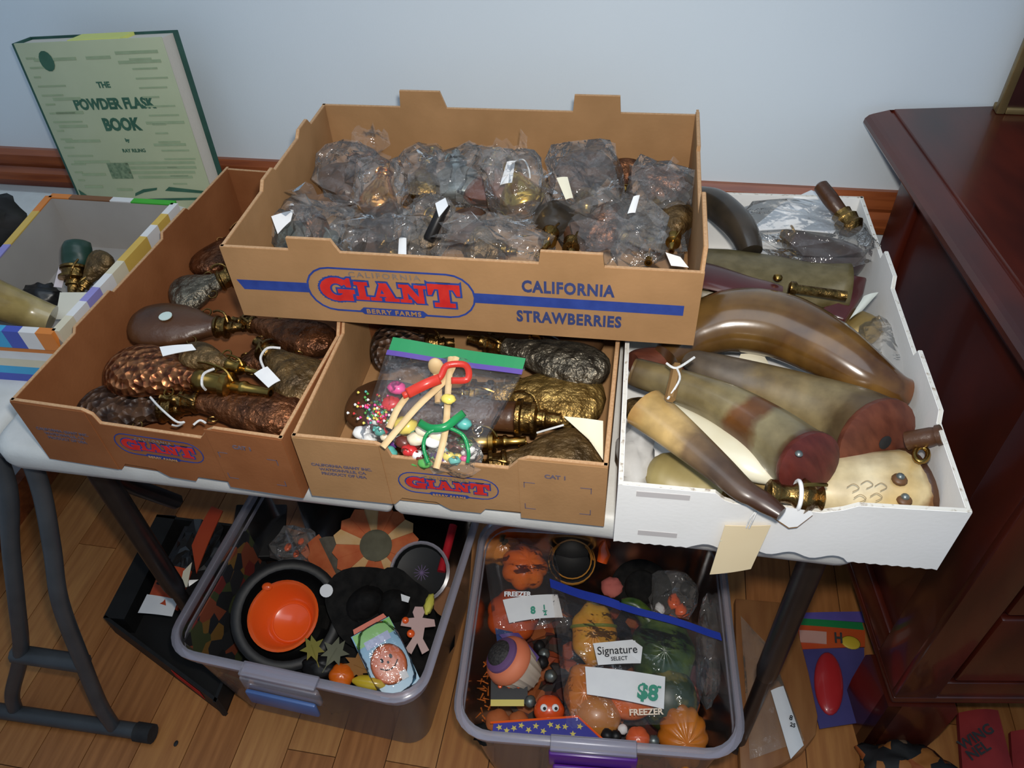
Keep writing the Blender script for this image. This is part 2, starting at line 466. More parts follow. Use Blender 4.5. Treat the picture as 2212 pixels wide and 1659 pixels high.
t2 = thing('folding_table', 'second white folding table at the far left with curved grey wishbone legs', 'table', (-.83, 0, 0))
tabletop('table_leaf', [(x, y) for x, y in rounded(-.27, .290, .02, .595, (.03, .03, .03, .03))], t2)
def legpt(x, y, z): return (x + .83, y, z)
tube('leg', [legpt(*q) for q in crs([(-.590, .05, .68), (-.594, .03, .60), (-.625, .0, .50), (-.66, -.03, .38), (-.72, -.05, .23), (-.80, -.07, .09), (-.825, -.077, .024)], 5)], .0125, M_tube, t2, 12)
tube('leg', [legpt(*q) for q in crs([(-.536, .05, .68), (-.54, .03, .60), (-.555, .0, .50), (-.573, -.03, .40), (-.597, -.05, .25), (-.614, -.07, .11), (-.62, -.077, .024)], 5)], .0125, M_tube, t2, 12)
ft = tube('foot_bar', [legpt(-.98, -.085, .02), legpt(-.565, -.076, .02)], .0145, M_tube, t2, 12)
for fx in (-.575, -.985):
    tube('end_cap', [legpt(fx, -.077, .02), legpt(fx + .032, -.0765, .02)], .0175, mat('rubber', (.012, .012, .013), (.02, .02, .02), rough=.8, scale=60), ft, 12)
tube('cross_bar', [legpt(-.735, -.05, .222), legpt(-.60, -.05, .226)], .016, M_tube, t2, 10)
tube('top_bar', [legpt(-.75, .05, .672), legpt(-.50, .05, .668)], .013, M_tube, t2, 10)
bz = pz(152, 1057, .665)
lathe('pivot_bolt', [(.0, -.006), (.006, -.005), (.008, 0), (.004, .004)], M_tin, t2, 10, loc=legpt(-.497, .035, .668))
tube('brace', [legpt(-.49, .06, .66), legpt(-.50, .13, .50), legpt(-.50, .19, .38)], .014, M_black, t2, 8)
tube('brace', [legpt(-.66, .05, .66), legpt(-.66, .3, .70)], .01, M_black, t2, 8)
for q in ((-1.05, .56), (-.60, .56)):
    tube('leg', [legpt(q[0], q[1], .69), legpt(q[0], q[1], 0)], .0125, M_tube, t2, 10)

# ------------------------------------------------------------------ mahogany cabinet with bracket feet
CR = math.radians(8.5)
cab = thing('mahogany_cabinet', 'dark polished mahogany cabinet with moulded top edge and bracket feet', 'cabinet', (.735, .125, 0), CR)
CD = .525; CW = .75; CZ = .865
box('side_board', 0.0, .02, 0, CD, .185, CZ, M_mahog, cab, .002)
for y0, y1, nm in ((-.002, .07, 'side_stile'), (CD - .06, CD, 'side_stile')):
    box(nm, -.012, .001, y0, y1, .185, CZ, M_mahog, cab, .003)
box('side_rail', -.011, .001, .07, CD - .06, .185, .25, M_mahog, cab, .003)
box('side_rail', -.011, .001, .07, CD - .06, CZ - .06, CZ, M_mahog, cab, .003)
box('front_board', 0.0, CW, .003, .02, .19, CZ, M_mahog, cab, .002)
for x0, x1 in ((-.012, .055), (CW - .055, CW)):
    box('front_stile', x0, x1, -.012, .003, .185, CZ, M_mahog, cab, .003)
box('front_rail', .055, CW - .055, -.01, .003, .185, .24, M_mahog, cab, .003)
for k in range(3):
    z0 = .25 + k * .2
    d = box('drawer_front', .062, CW - .062, -.012, .003, z0, z0 + .188, M_mahog, cab, .006)
    for hx in (.2, CW - .2):
        lathe('knob', [(.006, 0), (.006, .012), (.014, .018), (.015, .024), (.009, .03), (0, .031)], M_brassd, d, 12, loc=(hx, -.012, z0 + .1)).rotation_euler = (PI / 2, 0, 0)
box('back_board', 0, CW, CD - .015, CD, .185, CZ, M_mahog, cab)
box('base_moulding', -.014, CW + .014, -.014, CD, .175, .195, M_mahog, cab, .006)
# moulded top
tp = [(-.055, -.055), (CW + .04, -.055), (CW + .04, CD + .035), (-.055, CD + .035)]
def mould(name, x0, x1, y0, y1, prof, parent):
    v = []; f = []
    for ins, z in prof:
        v += [(x0 + ins, y0 + ins, z), (x1 - ins, y0 + ins, z), (x1 - ins, y1, z), (x0 + ins, y1, z)]
    for i in range(len(prof) - 1):
        for k in range(4): f.append((i * 4 + k, i * 4 + (k + 1) % 4, (i + 1) * 4 + (k + 1) % 4, (i + 1) * 4 + k))
    f.append((3, 2, 1, 0)); f.append(tuple((len(prof) - 1) * 4 + k for k in range(4)))
    return fixn(mk(name, v, f, M_mahog, parent))
mould('top_board', -.072, CW + .04, -.072, CD + .055, [(.03, CZ), (.012, CZ + .004), (.004, CZ + .01), (0, CZ + .016), (.001, CZ + .022), (.006, CZ + .027), (.012, CZ + .029), (.034, CZ + .034), (.036, CZ + .031), (.040, CZ + .031), (.042, CZ + .035)], cab)
# bracket feet: side and front board each
for yb in (0.0,):
    prism('bracket_foot', [(-.018, 0), (.085, 0), (.095, .01), (.10, .06), (.10, .15), (.09, .172), (-.018, .175)], .022, M_mahog, cab, off=-.018)
def sidefoot(y0, s):
    poly = [(0, 0), (.085, 0), (.095, .01), (.10, .06), (.10, .15), (.09, .172), (0, .175)]
    v = []
    for x in (-.018, .004):
        v += [(x, y0 + s * a, b) for a, b in poly]
    n = len(poly)
    f = [tuple(range(n)), tuple(range(2 * n - 1, n - 1, -1))] + [(i, i + n, (i + 1) % n + n, (i + 1) % n) for i in range(n)]
    fixn(mk('bracket_foot', v, f, M_mahog, cab))
sidefoot(-.018, 1); sidefoot(CD, -1)
prism('bracket_foot', [(CW + .018, 0), (CW - .085, 0), (CW - .095, .01), (CW - .10, .06), (CW - .10, .15), (CW - .09, .172), (CW + .018, .175)], .022, M_mahog, cab, off=-.018)
box('bracket_foot', CW - .06, CW + .016, CD - .03, CD, 0, .175, M_mahog, cab, .003)
# display case with brass edges standing on the cabinet
q = pz(2150, 246, CZ + .035)
dc = thing('display_case', 'dark wooden case with brass edging standing on the mahogany cabinet', 'case', (q.x, q.y - .002, CZ + .0352), 0)
M_casewood = mat('case_wood', (.03, .008, .006), (.06, .015, .012), rough=.35, scale=8, coat=.3)
box('case_body', .004, .4, .004, .022, .003, .5, M_casewood, dc, .002)
M_edge = mat('aged_brass_edge', (.30, .21, .09), (.22, .15, .06), rough=.4, metal=.6, scale=20)
box('brass_edge', 0, .012, 0, .012, 0, .5, M_edge, dc, .002)
box('brass_edge', .012, .4, 0, .008, 0, .01, M_edge, dc, .002)
box('brass_edge', 0, .01, .012, .022, 0, .01, M_edge, dc, .002)

# ------------------------------------------------------------------ strawberry trays
def poff(poly, d):
    n = len(poly); out = []
    A = sum(poly[i][0] * poly[(i + 1) % n][1] - poly[(i + 1) % n][0] * poly[i][1] for i in range(n))
    s = 1 if A > 0 else -1
    L_ = []
    for i in range(n):
        (x0, y0), (x1, y1) = poly[i], poly[(i + 1) % n]
        dx, dy = x1 - x0, y1 - y0; l = math.hypot(dx, dy) or 1e-9
        nx, ny = s * dy / l, -s * dx / l
        L_.append((x0 + nx * d, y0 + ny * d, dx, dy))
    for i in range(n):
        x0, y0, dx0, dy0 = L_[i - 1]; x1, y1, dx1, dy1 = L_[i]
        det = dx0 * dy1 - dy0 * dx1
        if abs(det) < 1e-12: out.append((x1, y1)); continue
        t = ((x1 - x0) * dy1 - (y1 - y0) * dx1) / det
        out.append((x0 + dx0 * t, y0 + dy0 * t))
    return out
def rc(x0, x1, y0, y1): return [(x0, y0), (x1, y0), (x1, y1), (x0, y1)]
LET = {}
LET['I'] = (.5, [rc(.12, .38, 0, 1), rc(0, .5, 0, .19), rc(0, .5, .81, 1)])
LET['T'] = (.92, [rc(0, .92, .78, 1), rc(.31, .61, 0, 1), rc(.16, .76, 0, .19), [(0, 1), (0, .52), (.1, .52), (.2, .8)], [(.92, 1), (.72, .8), (.82, .52), (.92, .52)]])
LET['A'] = (1.05, [[(.12, 0), (.27, 0), (.56, 1), (.42, 1)], [(.36, 1), (.66, 1), (.96, 0), (.64, 0)], rc(.3, .72, .25, .40), rc(0, .40, 0, .18), rc(.52, 1.06, 0, .18)])
LET['N'] = (1.0, [rc(.12, .30, 0, 1), rc(.70, .88, 0, 1), [(.06, 1), (.36, 1), (.88, 0), (.60, 0)], rc(0, .42, 0, .18), rc(.56, 1.0, .82, 1), rc(0, .32, .82, 1)])
g = []
for k in range(14):
    a0 = math.radians(38 + k * 21); a1 = math.radians(38 + (k + 1) * 21.3)
    def e(a, rx, ry): return (.5 + rx * math.cos(a), .5 + ry * math.sin(a))
    g.append([e(a0, .5, .52), e(a1, .5, .52), e(a1, .2, .27), e(a0, .2, .27)])
g += [rc(.52, 1.02, .34, .52), rc(.68, .94, .02, .5), [(.80, .62), (.94, .62), (.94, 1.02), (.86, 1.02), (.70, .86)]]
LET['G'] = (1.0, g)
def flat(polys, M, th=.0003):
    out = []
    for pi_, poly in enumerate(polys):
        n = len(poly); th = th + .000012
        v = [M @ Vector((x, y, 0)) for x, y in poly] + [M @ Vector((x, y, th)) for x, y in poly]
        f = [tuple(range(n - 1, -1, -1)), tuple(range(n, 2 * n))] + [(i, (i + 1) % n, (i + 1) % n + n, i + n) for i in range(n)]
        out.append((v, f))
    return out
def decal(name, polys, M, m, parent, th=.0003):
    v, f = bm_join(flat(polys, M, th))
    return fixn(mk(name, v, f, m, parent))
def stadium(w, h, n=10):
    r = h / 2; o = []
    for cx, a0 in ((w / 2 - r, -PI / 2), (-w / 2 + r, PI / 2)):
        for k in range(n + 1):
            a = a0 + PI * k / n; o.append((cx + r * math.cos(a), r * math.sin(a)))
    return o
def ring(po, pi):
    n = len(po); return [[po[i], po[(i + 1) % n], pi[(i + 1) % n], pi[i]] for i in range(n)]
def logo(parent, M, W):
    """oval badge of width W centred at M, drawn on a panel"""
    H = W * .315
    decal('logo_border', ring(stadium(W, H), stadium(W - W * .022, H - W * .022)), M, M_blue, parent)
    x = 0; pl = []; ol = []
    seq = [('G', 1.16, -.12), ('I', .92, 0), ('A', .92, 0), ('N', .92, 0), ('T', 1.16, -.12)]
    tot = sum(LET[c][0] * s + .04 for c, s, _ in seq)
    u = W * .84 / tot
    x = -W * .42
    for c, s, dy in seq:
        w, ps = LET[c]
        for pp in ps:
            q = [(x + a * s * u, (b * s + dy) * u * .80 - W * .062) for a, b in pp]
            pl.append(q); ol.append(poff(q, W * .011))
        x += (w * s + .04) * u
    decal('logo_outline', ol, M @ Matrix.Translation((0, 0, .0001)), M_blue, parent)
    decal('logo_letters', pl, M @ Matrix.Translation((0, 0, .0004)), M_red, parent)
    text('lettering', 'CALIFORNIA', W * .052, mat('print_grey', (.16, .13, .12), (.2, .16, .14), rough=.8), parent,
         M @ Matrix.Translation((-W * .02, W * .098, .0003)), sx=1.15, align='CENTER', space=1.3)
    bw, bh = W * .36, W * .05
    decal('logo_banner', [[(-bw / 2, -bh / 2), (bw / 2, -bh / 2), (bw / 2 + bh * .5, 0), (bw / 2, bh / 2), (-bw / 2, bh / 2), (-bw / 2 - bh * .5, 0)]],
          M @ Matrix.Translation((W * .0, -H / 2 + W * .012, .0003)), M_blue, parent)
    text('lettering', 'BERRY FARMS', W * .044, M_kraft, parent, M @ Matrix.Translation((0, -H / 2 - W * .003, .0009)), bold=W * .001, sx=1.1, align='CENTER', space=1.15)

def tray(name, label, x, y, z, rz, w, l, h, m, ftop, btop, ltop, rtop, fbot=None, th=.005, group=None, medge=None):
    t = thing(name, label, 'tray', (x, y, z), rz, group)
    me = medge or M_kraft_edge
    def P(nm, topl, W, M, bot=None):
        b = bot or [(0, 0), (W, 0)]
        return prism(nm, b + [(u, v) for u, v in reversed(topl)], th, m, t, M)
    fp = P('front_panel', ftop, w, Matrix.Identity(4), fbot)
    bp = P('back_panel', btop, w, Matrix.Translation((0, l - th, 0)))
    # side panels: local x along depth
    R1 = Matrix(((0, -1, 0, th), (1, 0, 0, 0), (0, 0, 1, 0), (0, 0, 0, 1)))
    e = .0006
    lp = P('side_panel', [(min(max(u, th + e), l - th - e), v) for u, v in ltop], l, R1, [(th + e, 0), (l - th - e, 0)])
    rp = P('side_panel', [(min(max(u, th + e), l - th - e), v) for u, v in rtop], l, Matrix.Translation((w - th, 0, 0)) @ R1, [(th + e, 0), (l - th - e, 0)])
    box('bottom_panel', th + e, w - th - e, th + e, l - th - e, .0005, .0035, m, t)
    # paler corrugated cut edge along the rims
    def edge(parent, topl, M):
        out = []
        for (u0, v0), (u1, v1) in zip(topl, topl[1:]):
            if abs(u1 - u0) < .004: continue
            a = M @ Vector((u0, th * .5, v0)); b = M @ Vector((u1, th * .5, v1))
            d = (b - a).normalized(); s = d.cross(Vector((0, 0, 1))).normalized() * (th * .36); up = Vector((0, 0, .0007))
            vv = [a - s, b - s, b + s, a + s]; vv = vv + [q + up for q in vv]
            out.append((vv, [(0, 3, 2, 1), (4, 5, 6, 7), (0, 1, 5, 4), (1, 2, 6, 5), (2, 3, 7, 6), (3, 0, 4, 7)]))
        v, f = bm_join(out); fixn(mk('cut_edge', v, f, me, parent))
    edge(fp, ftop, Matrix.Identity(4)); edge(bp, btop, Matrix.Translation((0, l - th, 0)))
    edge(lp, ltop, R1); edge(rp, rtop, Matrix.Translation((w - th, 0, 0)) @ R1)
    bpy.context.view_layer.update()
    return t, fp, bp, lp, rp
def loc_on(t, x, y, ly=0.0):
    """pixel -> local (u, v) on the panel plane local y = ly of tray t"""
    Mw = Matrix.Translation(t.location) @ Matrix.Rotation(t.rotation_euler.z, 4, 'Z')
    n = Mw.to_3x3() @ Vector((0, -1, 0)); p = Mw @ Vector((0, ly, 0))
    q = Mw.inverted() @ pplane(x, y, p, n)
    return q.x, q.z
def FM_(u, v, d=.0002): return Matrix.Translation((u, -d, v)) @ FRONT

# upper tray, long side to the viewer
w, l, h = .5377, .3645, .0993
UX, UY, UZ, UR = -.2077, .1495, .861, .0204
tt, fp, bp, lp, rp = tray('cardboard_tray', 'kraft strawberry tray on top, blue striped front, full of bagged flasks', UX, UY, UZ, UR, w, l, h, M_kraft,
    [(0, h), (.083, h), (.083, h + .016), (.134, h + .016), (.142, h), (.364, h), (.366, h + .016), (.432, h + .016), (.434, h), (w, h)],
    [(0, h), (.118, h), (.120, h + .024), (.178, h + .024), (.186, h), (.366, h), (.368, h + .024), (.430, h + .024), (.432, h), (w, h)],
    [(0, h), (.12, h), (.13, h + .010), (.16, h + .010), (.165, h + .004), (.25, h + .004), (.26, h + .012), (.29, h + .012), (.30, h), (l, h)],
    [(0, h), (.004, h + .03), (.11, h + .03), (.113, h), (.26, h), (.262, h + .006), (l, h + .006)])
lu, lv = loc_on(tt, 843, 632); lw = loc_on(tt, 1025, 640)[0] - loc_on(tt, 660, 615)[0]
logo(fp, FM_(lu, lv), lw)
s0 = loc_on(tt, 522, 614); s1 = loc_on(tt, 1477, 669); sh = .0135
decal('print_stripe', [[(s0[0] - .004, lv + sh / 2 - .001), (s0[0] + .002, lv - sh / 2 - .001), (lu - lw / 2 + .003, lv - sh / 2), (lu - lw / 2 + .0005, lv + sh / 2)]], FM_(0, 0), M_blue, fp)
decal('print_stripe', [rc(lu + lw / 2 - .001, s1[0], lv - sh / 2, lv + sh / 2)], FM_(0, 0), M_blue, fp)
c0 = loc_on(tt, 1127, 630); c1 = loc_on(tt, 1326, 638)
c2 = loc_on(tt, 1103, 697); c3 = loc_on(tt, 1356, 706)
M_blued = mat('print_slate', (.03, .04, .12), (.04, .055, .16), rough=.75, spec=.2)
text('lettering', 'CALIFORNIA', .0215, M_blued, fp, FM_((c0[0] + c1[0]) / 2, lv + sh / 2 + .0065), bold=.0008, sx=(c1[0] - c0[0]) / .1345, align='CENTER', space=1.12)
text('lettering', 'STRAWBERRIES', .0215, M_blued, fp, FM_((c2[0] + c3[0]) / 2, lv - sh / 2 - .0225), bold=.0008, sx=(c3[0] - c2[0]) / .182, align='CENTER', space=1.12)

# the two lower kraft trays, short end to the viewer
w, l, h = .3383, .5348, .1025
hs = h + .021
def frontK(w, h):
    return [(0, h), (.093, h), (.104, h - .006), (.108, h - .020), (.235, h - .020), (.246, h - .006), (.256, h), (w, h)]
BOT = [(0, 0), (.100, 0), (.104, .005), (.110, .013), (.150, .012), (.160, .004), (.166, 0), (.200, 0), (.206, .009), (.246, .010), (.256, .003), (.262, 0), (w, 0)]
SIDE = [(0, h), (.17, h), (.185, hs), (l, hs)]
SIDEL = [(0, h), (.12, h), (.125, h + .006), (.20, h + .006), (.205, h), (.33, h), (.335, h + .008), (.40, h + .008), (.405, h + .002), (l, h + .002)]
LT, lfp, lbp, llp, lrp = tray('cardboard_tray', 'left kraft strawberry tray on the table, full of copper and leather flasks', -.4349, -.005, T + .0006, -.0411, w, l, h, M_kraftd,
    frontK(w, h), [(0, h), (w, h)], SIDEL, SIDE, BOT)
CT, cfp, cbp, clp, crp = tray('cardboard_tray', 'middle kraft strawberry tray holding brass flasks and a bag of sweets', -.0885, -.0135, T + .0006, .0131, w, l, h, M_kraft,
    frontK(w, h), [(0, h), (w, h)], SIDE, [(0, h), (l, h)], BOT)
for (t_, f_, pc, pl_, pr) in ((LT, lfp, (343, 968), (247, 950), (441, 985)), (CT, cfp, (968, 1049), (861, 1040), (1078, 1060))):
    lu, lv = loc_on(t_, *pc); lw = loc_on(t_, *pr)[0] - loc_on(t_, *pl_)[0]
    logo(f_, FM_(lu, lv), lw)
    M_ptxt = mat('print_faint', (.10, .075, .11), (.13, .1, .13), rough=.8)
    for k, s in enumerate(('CALIFORNIA GIANT INC.', 'WATSONVILLE, CA', 'PRODUCT OF USA')):
        text('lettering', s, .0062, M_ptxt, f_, FM_(.048, .058 - k * .0072), bold=.0002, align='CENTER')
    text('lettering', 'CAT 1', .0085, M_ptxt, f_, FM_(.285, .076), bold=.0003, align='CENTER')
    cm = []
    for (cx, cy, sx_, sy_) in ((.251, .066, 1, -1), (.323, .066, -1, -1), (.251, .020, 1, 1), (.323, .020, -1, 1)):
        for ww, hh in ((.012, .0009), (.0009, .009)):
            cm.append(rc(min(cx, cx + sx_ * ww), max(cx, cx + sx_ * ww), min(cy, cy + sy_ * hh), max(cy, cy + sy_ * hh)))
    for q_ in cm: decal('print_corner_mark', [q_], FM_(0, 0), M_ptxt, f_)
    # folded outer flaps on both ends of the front
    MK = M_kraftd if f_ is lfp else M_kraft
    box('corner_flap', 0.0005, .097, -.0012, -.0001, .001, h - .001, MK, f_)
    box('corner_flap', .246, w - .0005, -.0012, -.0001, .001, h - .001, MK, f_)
for o in bpy.data.objects:
    if o.name.startswith(('lettering', 'print_corner')) and o.parent in (lfp, cfp):
        o.location.y -= .0012

# white tray at the right
w, l, h = .3309, .563, .0985
rndw = random.Random(5)
bot = [(0, 0)] + [(w * k / 60, (.0016 if k % 2 else 0) if not 14 < k < 44 else (.006 + .004 * math.sin(k * .8))) for k in range(1, 60)] + [(w, 0)]
WT, wfp, wbp, wlp, wrp = tray('cardboard_tray', 'white corrugated cardboard tray with torn edges, full of powder horns', .2614, -.0272, T + .0006, .0374, w, l, h, M_whitecard,
    [(0, h), (.095, h - .002), (.105, h - .012), (.115, h - .016), (.20, h - .019), (.218, h - .012), (.23, h - .004), (w, h)],
    [(0, h), (w, h)],
    [(0, h), (l, h)],
    [(0, h), (.115, h), (.122, h + .012), (.215, h + .012), (.220, h), (.345, h), (.352, h + .014), (.405, h + .014), (.41, h), (l, h)], bot, medge=M_torn)
for (a, b) in (((1375, 1063), (1490, 1078)), ((1378, 1148), (1462, 1158))):
    p0 = loc_on(WT, *a); p1 = loc_on(WT, *b)
    decal('tape_patch', [rc(p0[0], p1[0], (p0[1] + p1[1]) / 2 - .004, (p0[1] + p1[1]) / 2 + .004)], FM_(0, 0), mat('grey_tape', (.52, .49, .48), (.56, .53, .52), rough=.6), wfp)
# ------------------------------------------------------------------ builders for the things in the trays
def Mroot(o):
    return Matrix.LocRotScale(o.location, o.rotation_euler, None)
def attach(o, root):
    o.parent = root; o.matrix_parent_inverse = Mroot(root).inverted(); return o
def W3(q): return pz(*q)
def interp(pts, t):
    for (a, b), (c, d) in zip(pts, pts[1:]):
        if t <= c:
            u = (t - a) / (c - a); u = u * u * (3 - 2 * u) * .5 + u * .5
            return b + (d - b) * u
    return pts[-1][1]
PEAR = [(0, .0), (.015, .30), (.05, .55), (.12, .80), (.22, .96), (.32, 1), (.45, .95), (.6, .78), (.75, .57), (.88, .41), (1, .34)]
PEARH = [(0, .0), (.015, .35), (.05, .62), (.12, .86), (.22, .97), (.35, 1), (.55, .92), (.75, .78), (.9, .68), (1, .62)]
ROUND = [(0, 0), (.02, .33), (.07, .62), (.15, .84), (.28, .98), (.40, 1), (.55, .95), (.72, .76), (.85, .52), (.95, .36), (1, .32)]
def flaskbody(name, Lb, W, H, m, parent, shape=PEAR, flutes=0, famp=.1, n=28, k=24):
    v = []; f = []
    nr = interp(shape, 1) * W
    for i in range(n + 1):
        t = i / n; t = t * t * .35 + t * .65
        w = interp(shape, t) * W; hh = interp(PEARH, t) * H
        # towards the neck the section turns round
        if t > .8: hh = hh + (nr * .95 - hh) * (t - .8) / .2
        for j in range(k):
            a = 2 * PI * j / k
            yy = math.cos(a) * w; zz = math.sin(a) * hh
            s = 1.0
            if flutes and t < .8: s = 1 + famp * math.cos(flutes * yy / max(W, 1e-6) * PI) * (1 - t / .8)
            if abs(math.cos(a)) > .98: yy *= 1.035
            v.append((t * Lb, yy, zz * s))
    for i in range(n):
        for j in range(k): f.append((i * k + j, i * k + (j + 1) % k, (i + 1) * k + (j + 1) % k, (i + 1) * k + j))
    f.append(tuple(range(k - 1, -1, -1))); f.append(tuple(n * k + j for j in range(k)))
    o = mk(name, v, f, m, parent, True)
    bm = bmesh.new(); bm.from_mesh(o.data); bmesh.ops.remove_doubles(bm, verts=bm.verts[:], dist=1e-6)
    bmesh.ops.recalc_face_normals(bm, faces=bm.faces[:]); bm.to_mesh(o.data); bm.free()
    return o
def flask(label, a, b, W, H, m, mf=None, fb=.66, shape=PEAR, flutes=0, famp=.1, roll=0.0, lever=True, ringp=True, name='powder_flask', up=(0, 0, 1), group=None, spout=True):
    """a = rounded base, b = nozzle tip; both (px, py, z) or world Vectors. W, H half width and half thickness."""
    A = a if isinstance(a, Vector) else W3(a); B = b if isinstance(b, Vector) else W3(b)
    mf = mf or M_brass
    M = axisM(A, B, up, roll)
    r = thing(name, label, 'flask', M=M, group=group)
    r['_'] = 0; del r['_']
    Ln = (B - A).length; Lb = Ln * fb
    flaskbody('body', Lb, W, H, m, r, shape, flutes, famp)
    nr = interp(shape, 1) * W
    c0 = Lb - .002; rest = Ln - Lb
    if spout:
        lathe('collar', [(nr * 1.02, c0), (nr * 1.18, c0 + .002), (nr * 1.18, c0 + rest * .12), (nr * 1.0, c0 + rest * .16), (nr * .98, c0 + rest * .36), (nr * 1.22, c0 + rest * .38), (nr * 1.22, c0 + rest * .46), (nr * .8, c0 + rest * .5)], mf, r, 18, 'X')
        sp = lathe('spout', [(nr * .62, c0 + rest * .46), (nr * .58, c0 + rest * .6), (nr * .66, c0 + rest * .62), (nr * .66, c0 + rest * .66), (nr * .5, c0 + rest * .7), (nr * .42, c0 + rest * .95), (nr * .48, c0 + rest), (nr * .3, c0 + rest), (nr * .26, c0 + rest * .8), (0, c0 + rest * .8)], mf, r, 16, 'X')
        if lever:
            tube('lever', crs([(c0 + rest * .52, 0, nr * .7), (c0 + rest * .4, nr * .5, nr * 1.4), (c0 + rest * .15, nr * .8, nr * 1.5), (c0 - rest * .05, nr * .9, nr * 1.25)], 4), .0016, mf, r, 6)
    if ringp:
        for s in (-1, 1):
            cy = s * (interp(shape, .8) * W * 1.02 + .004); cx = Lb * .8
            tube('carrying_ring', [(cx + .006 * math.cos(q), cy + .006 * math.sin(q) * .9, .002 * math.sin(q)) for q in [2 * PI * k / 12 for k in range(12)]], .0011, mf, r, 6, closed=True)
    return r
def horn(name, label, pts, cat='horn', m=None, flat=1.0, n=20, plug=None, tip=None, k=7, plugmat=None, bulge=.25, group=None, up=(0, 0, 1), hole=False):
    """pts: (px, py, z, radius). First point is the tip end, last the butt."""
    W_ = [(*W3(p[:3]), p[3]) for p in pts]
    S = crs(W_, k)
    P = [Vector(s[:3]) for s in S]; R = [max(s[3], .0005) for s in S]
    o0 = P[len(P) // 2]
    r = thing(name, label, cat, loc=o0, group=group)
    v, f = tubevf([p - o0 for p in P], R, n, flat, up=up)
    b = mk('horn_body', v, f, m, r, True)
    ca = b.data.attributes.new('along', 'FLOAT', 'POINT')
    for i in range(len(v)): ca.data[i].value = (i // n) / (len(P) - 1)
    b = fixn(b)
    try: b.data.set_sharp_from_angle(angle=math.radians(55))
    except Exception: pass
    if plug:
        d = (P[-1] - P[-2]).normalized()
        MM = axisM(P[-1] - o0 - d * .004, P[-1] - o0 + d)
        rr = R[-1]
        o = lathe('wooden_plug', [(rr * 1.0, 0), (rr * 1.03, .002), (rr * 1.03, .007), (rr * .9, .007 + rr * bulge * .45), (rr * .55, .007 + rr * bulge * .85), (0, .007 + rr * bulge)], plug, r, 24, 'X', sy=flat)
        o.data.transform(MM)
        if hole:
            o = lathe('plug_hole', [(.007, 0), (.008, .002), (.004, .003), (0, .0025)], M_ink, r, 12, 'X'); o.data.transform(MM @ Matrix.Translation((.006 + rr * bulge * .93, .006, -.004)))
    if tip:
        d = (P[0] - P[1]).normalized(); rr = R[0]
        MM = axisM(P[0] - o0 - d * .003, P[0] - o0 + d)
        o = lathe('stopper', [(rr * 1.02, 0), (rr * 1.15, .003), (rr * 1.15, .008), (rr * .8, .012), (rr * .8, .02), (rr * 1.0, .026), (rr * .5, .032), (0, .033)], tip, r, 14, 'X')
        o.data.transform(MM)
    return r
def quadpaper(name, root, corners, m, th=.0007, curl=0.0, n=5):
    """paper from four corners (px,py,z): tl, tr, br, bl"""
    tl, tr, br, bl = [c if isinstance(c, Vector) else W3(c) for c in corners]
    nrm = (tr - tl).cross(bl - tl).normalized()
    if nrm.dot(CAM - tl) < 0: nrm = -nrm
    v = []; f = []
    for s in (0, 1):
        for i in range(n + 1):
            a = i / n
            for j in range(n + 1):
                bq = j / n
                p = (tl * (1 - a) + tr * a) * (1 - bq) + (bl * (1 - a) + br * a) * bq
                v.append(p + nrm * (curl * math.sin(PI * a) + s * th))
    N = (n + 1) * (n + 1)
    for s in (0, 1):
        for i in range(n):
            for j in range(n):
                q = [s * N + i * (n + 1) + j, s * N + i * (n + 1) + j + 1, s * N + (i + 1) * (n + 1) + j + 1, s * N + (i + 1) * (n + 1) + j]
                f.append(tuple(q if s else q[::-1]))
    bd = [i * (n + 1) for i in range(n + 1)] + [n * (n + 1) + j for j in range(1, n + 1)] + [i * (n + 1) + n for i in range(n - 1, -1, -1)] + [j for j in range(n - 1, 0, -1)]
    for a, b in zip(bd, bd[1:] + bd[:1]): f.append((a, b, b + N, a + N))
    if root is None:
        c = (tl + br) / 2
        o = fixn(mk(name, [p - c for p in v], f, m, None, True, loc=c))
    else:
        o = attach(fixn(mk(name, v, f, m, None, True)), root)
    try: o.data.set_sharp_from_angle(angle=math.radians(40))
    except Exception: pass
    return o
def string(root, pts, r=.0011, m=None, name='string', k=5, closed=False):
    P = crs([tuple(W3(p)) for p in pts], k)
    o = tube(name, P, r, m or M_string, None, 6, closed=closed)
    if root is not None: return attach(o, root)
    return o
def filmmesh(c, half, R, seed=0, amp=.28, freq=2.2, seg=15, rings=10):
    """crumpled pouch of film: a boxy hull with creased, sharply folded facets"""
    v = []; f = []
    rg = random.Random(seed * 17 + 3)
    for i in range(rings + 1):
        th = PI * i / rings
        jr = [rg.uniform(-1, 1) for _ in range(seg)]
        for k in range(seg):
            a = 2 * PI * (k + .35 * (i % 2)) / seg
            d = Vector((math.sin(th) * math.cos(a), math.sin(th) * math.sin(a), math.cos(th)))
            q = d * freq + Vector((seed * 5.3, seed * 2.1, seed * 1.7))
            s = 1 + amp * .55 * noise.noise(q) + amp * .38 * (jr[k] if 0 < i < rings else 0)
            e = (abs(d.x) ** 4 + abs(d.y) ** 4 + abs(d.z) ** 4) ** (-1 / 4)
            v.append(R @ (Vector((d.x * half[0], d.y * half[1], d.z * half[2])) * (e * s)))
    for i in range(rings):
        for k in range(seg):
            p = (i * seg + k, (i + 1) * seg + k, (i + 1) * seg + (k + 1) % seg, i * seg + (k + 1) % seg)
            if (i + k) % 2: f += [(p[0], p[1], p[2]), (p[0], p[2], p[3])]
            else: f += [(p[0], p[1], p[3]), (p[1], p[2], p[3])]
    return v, f
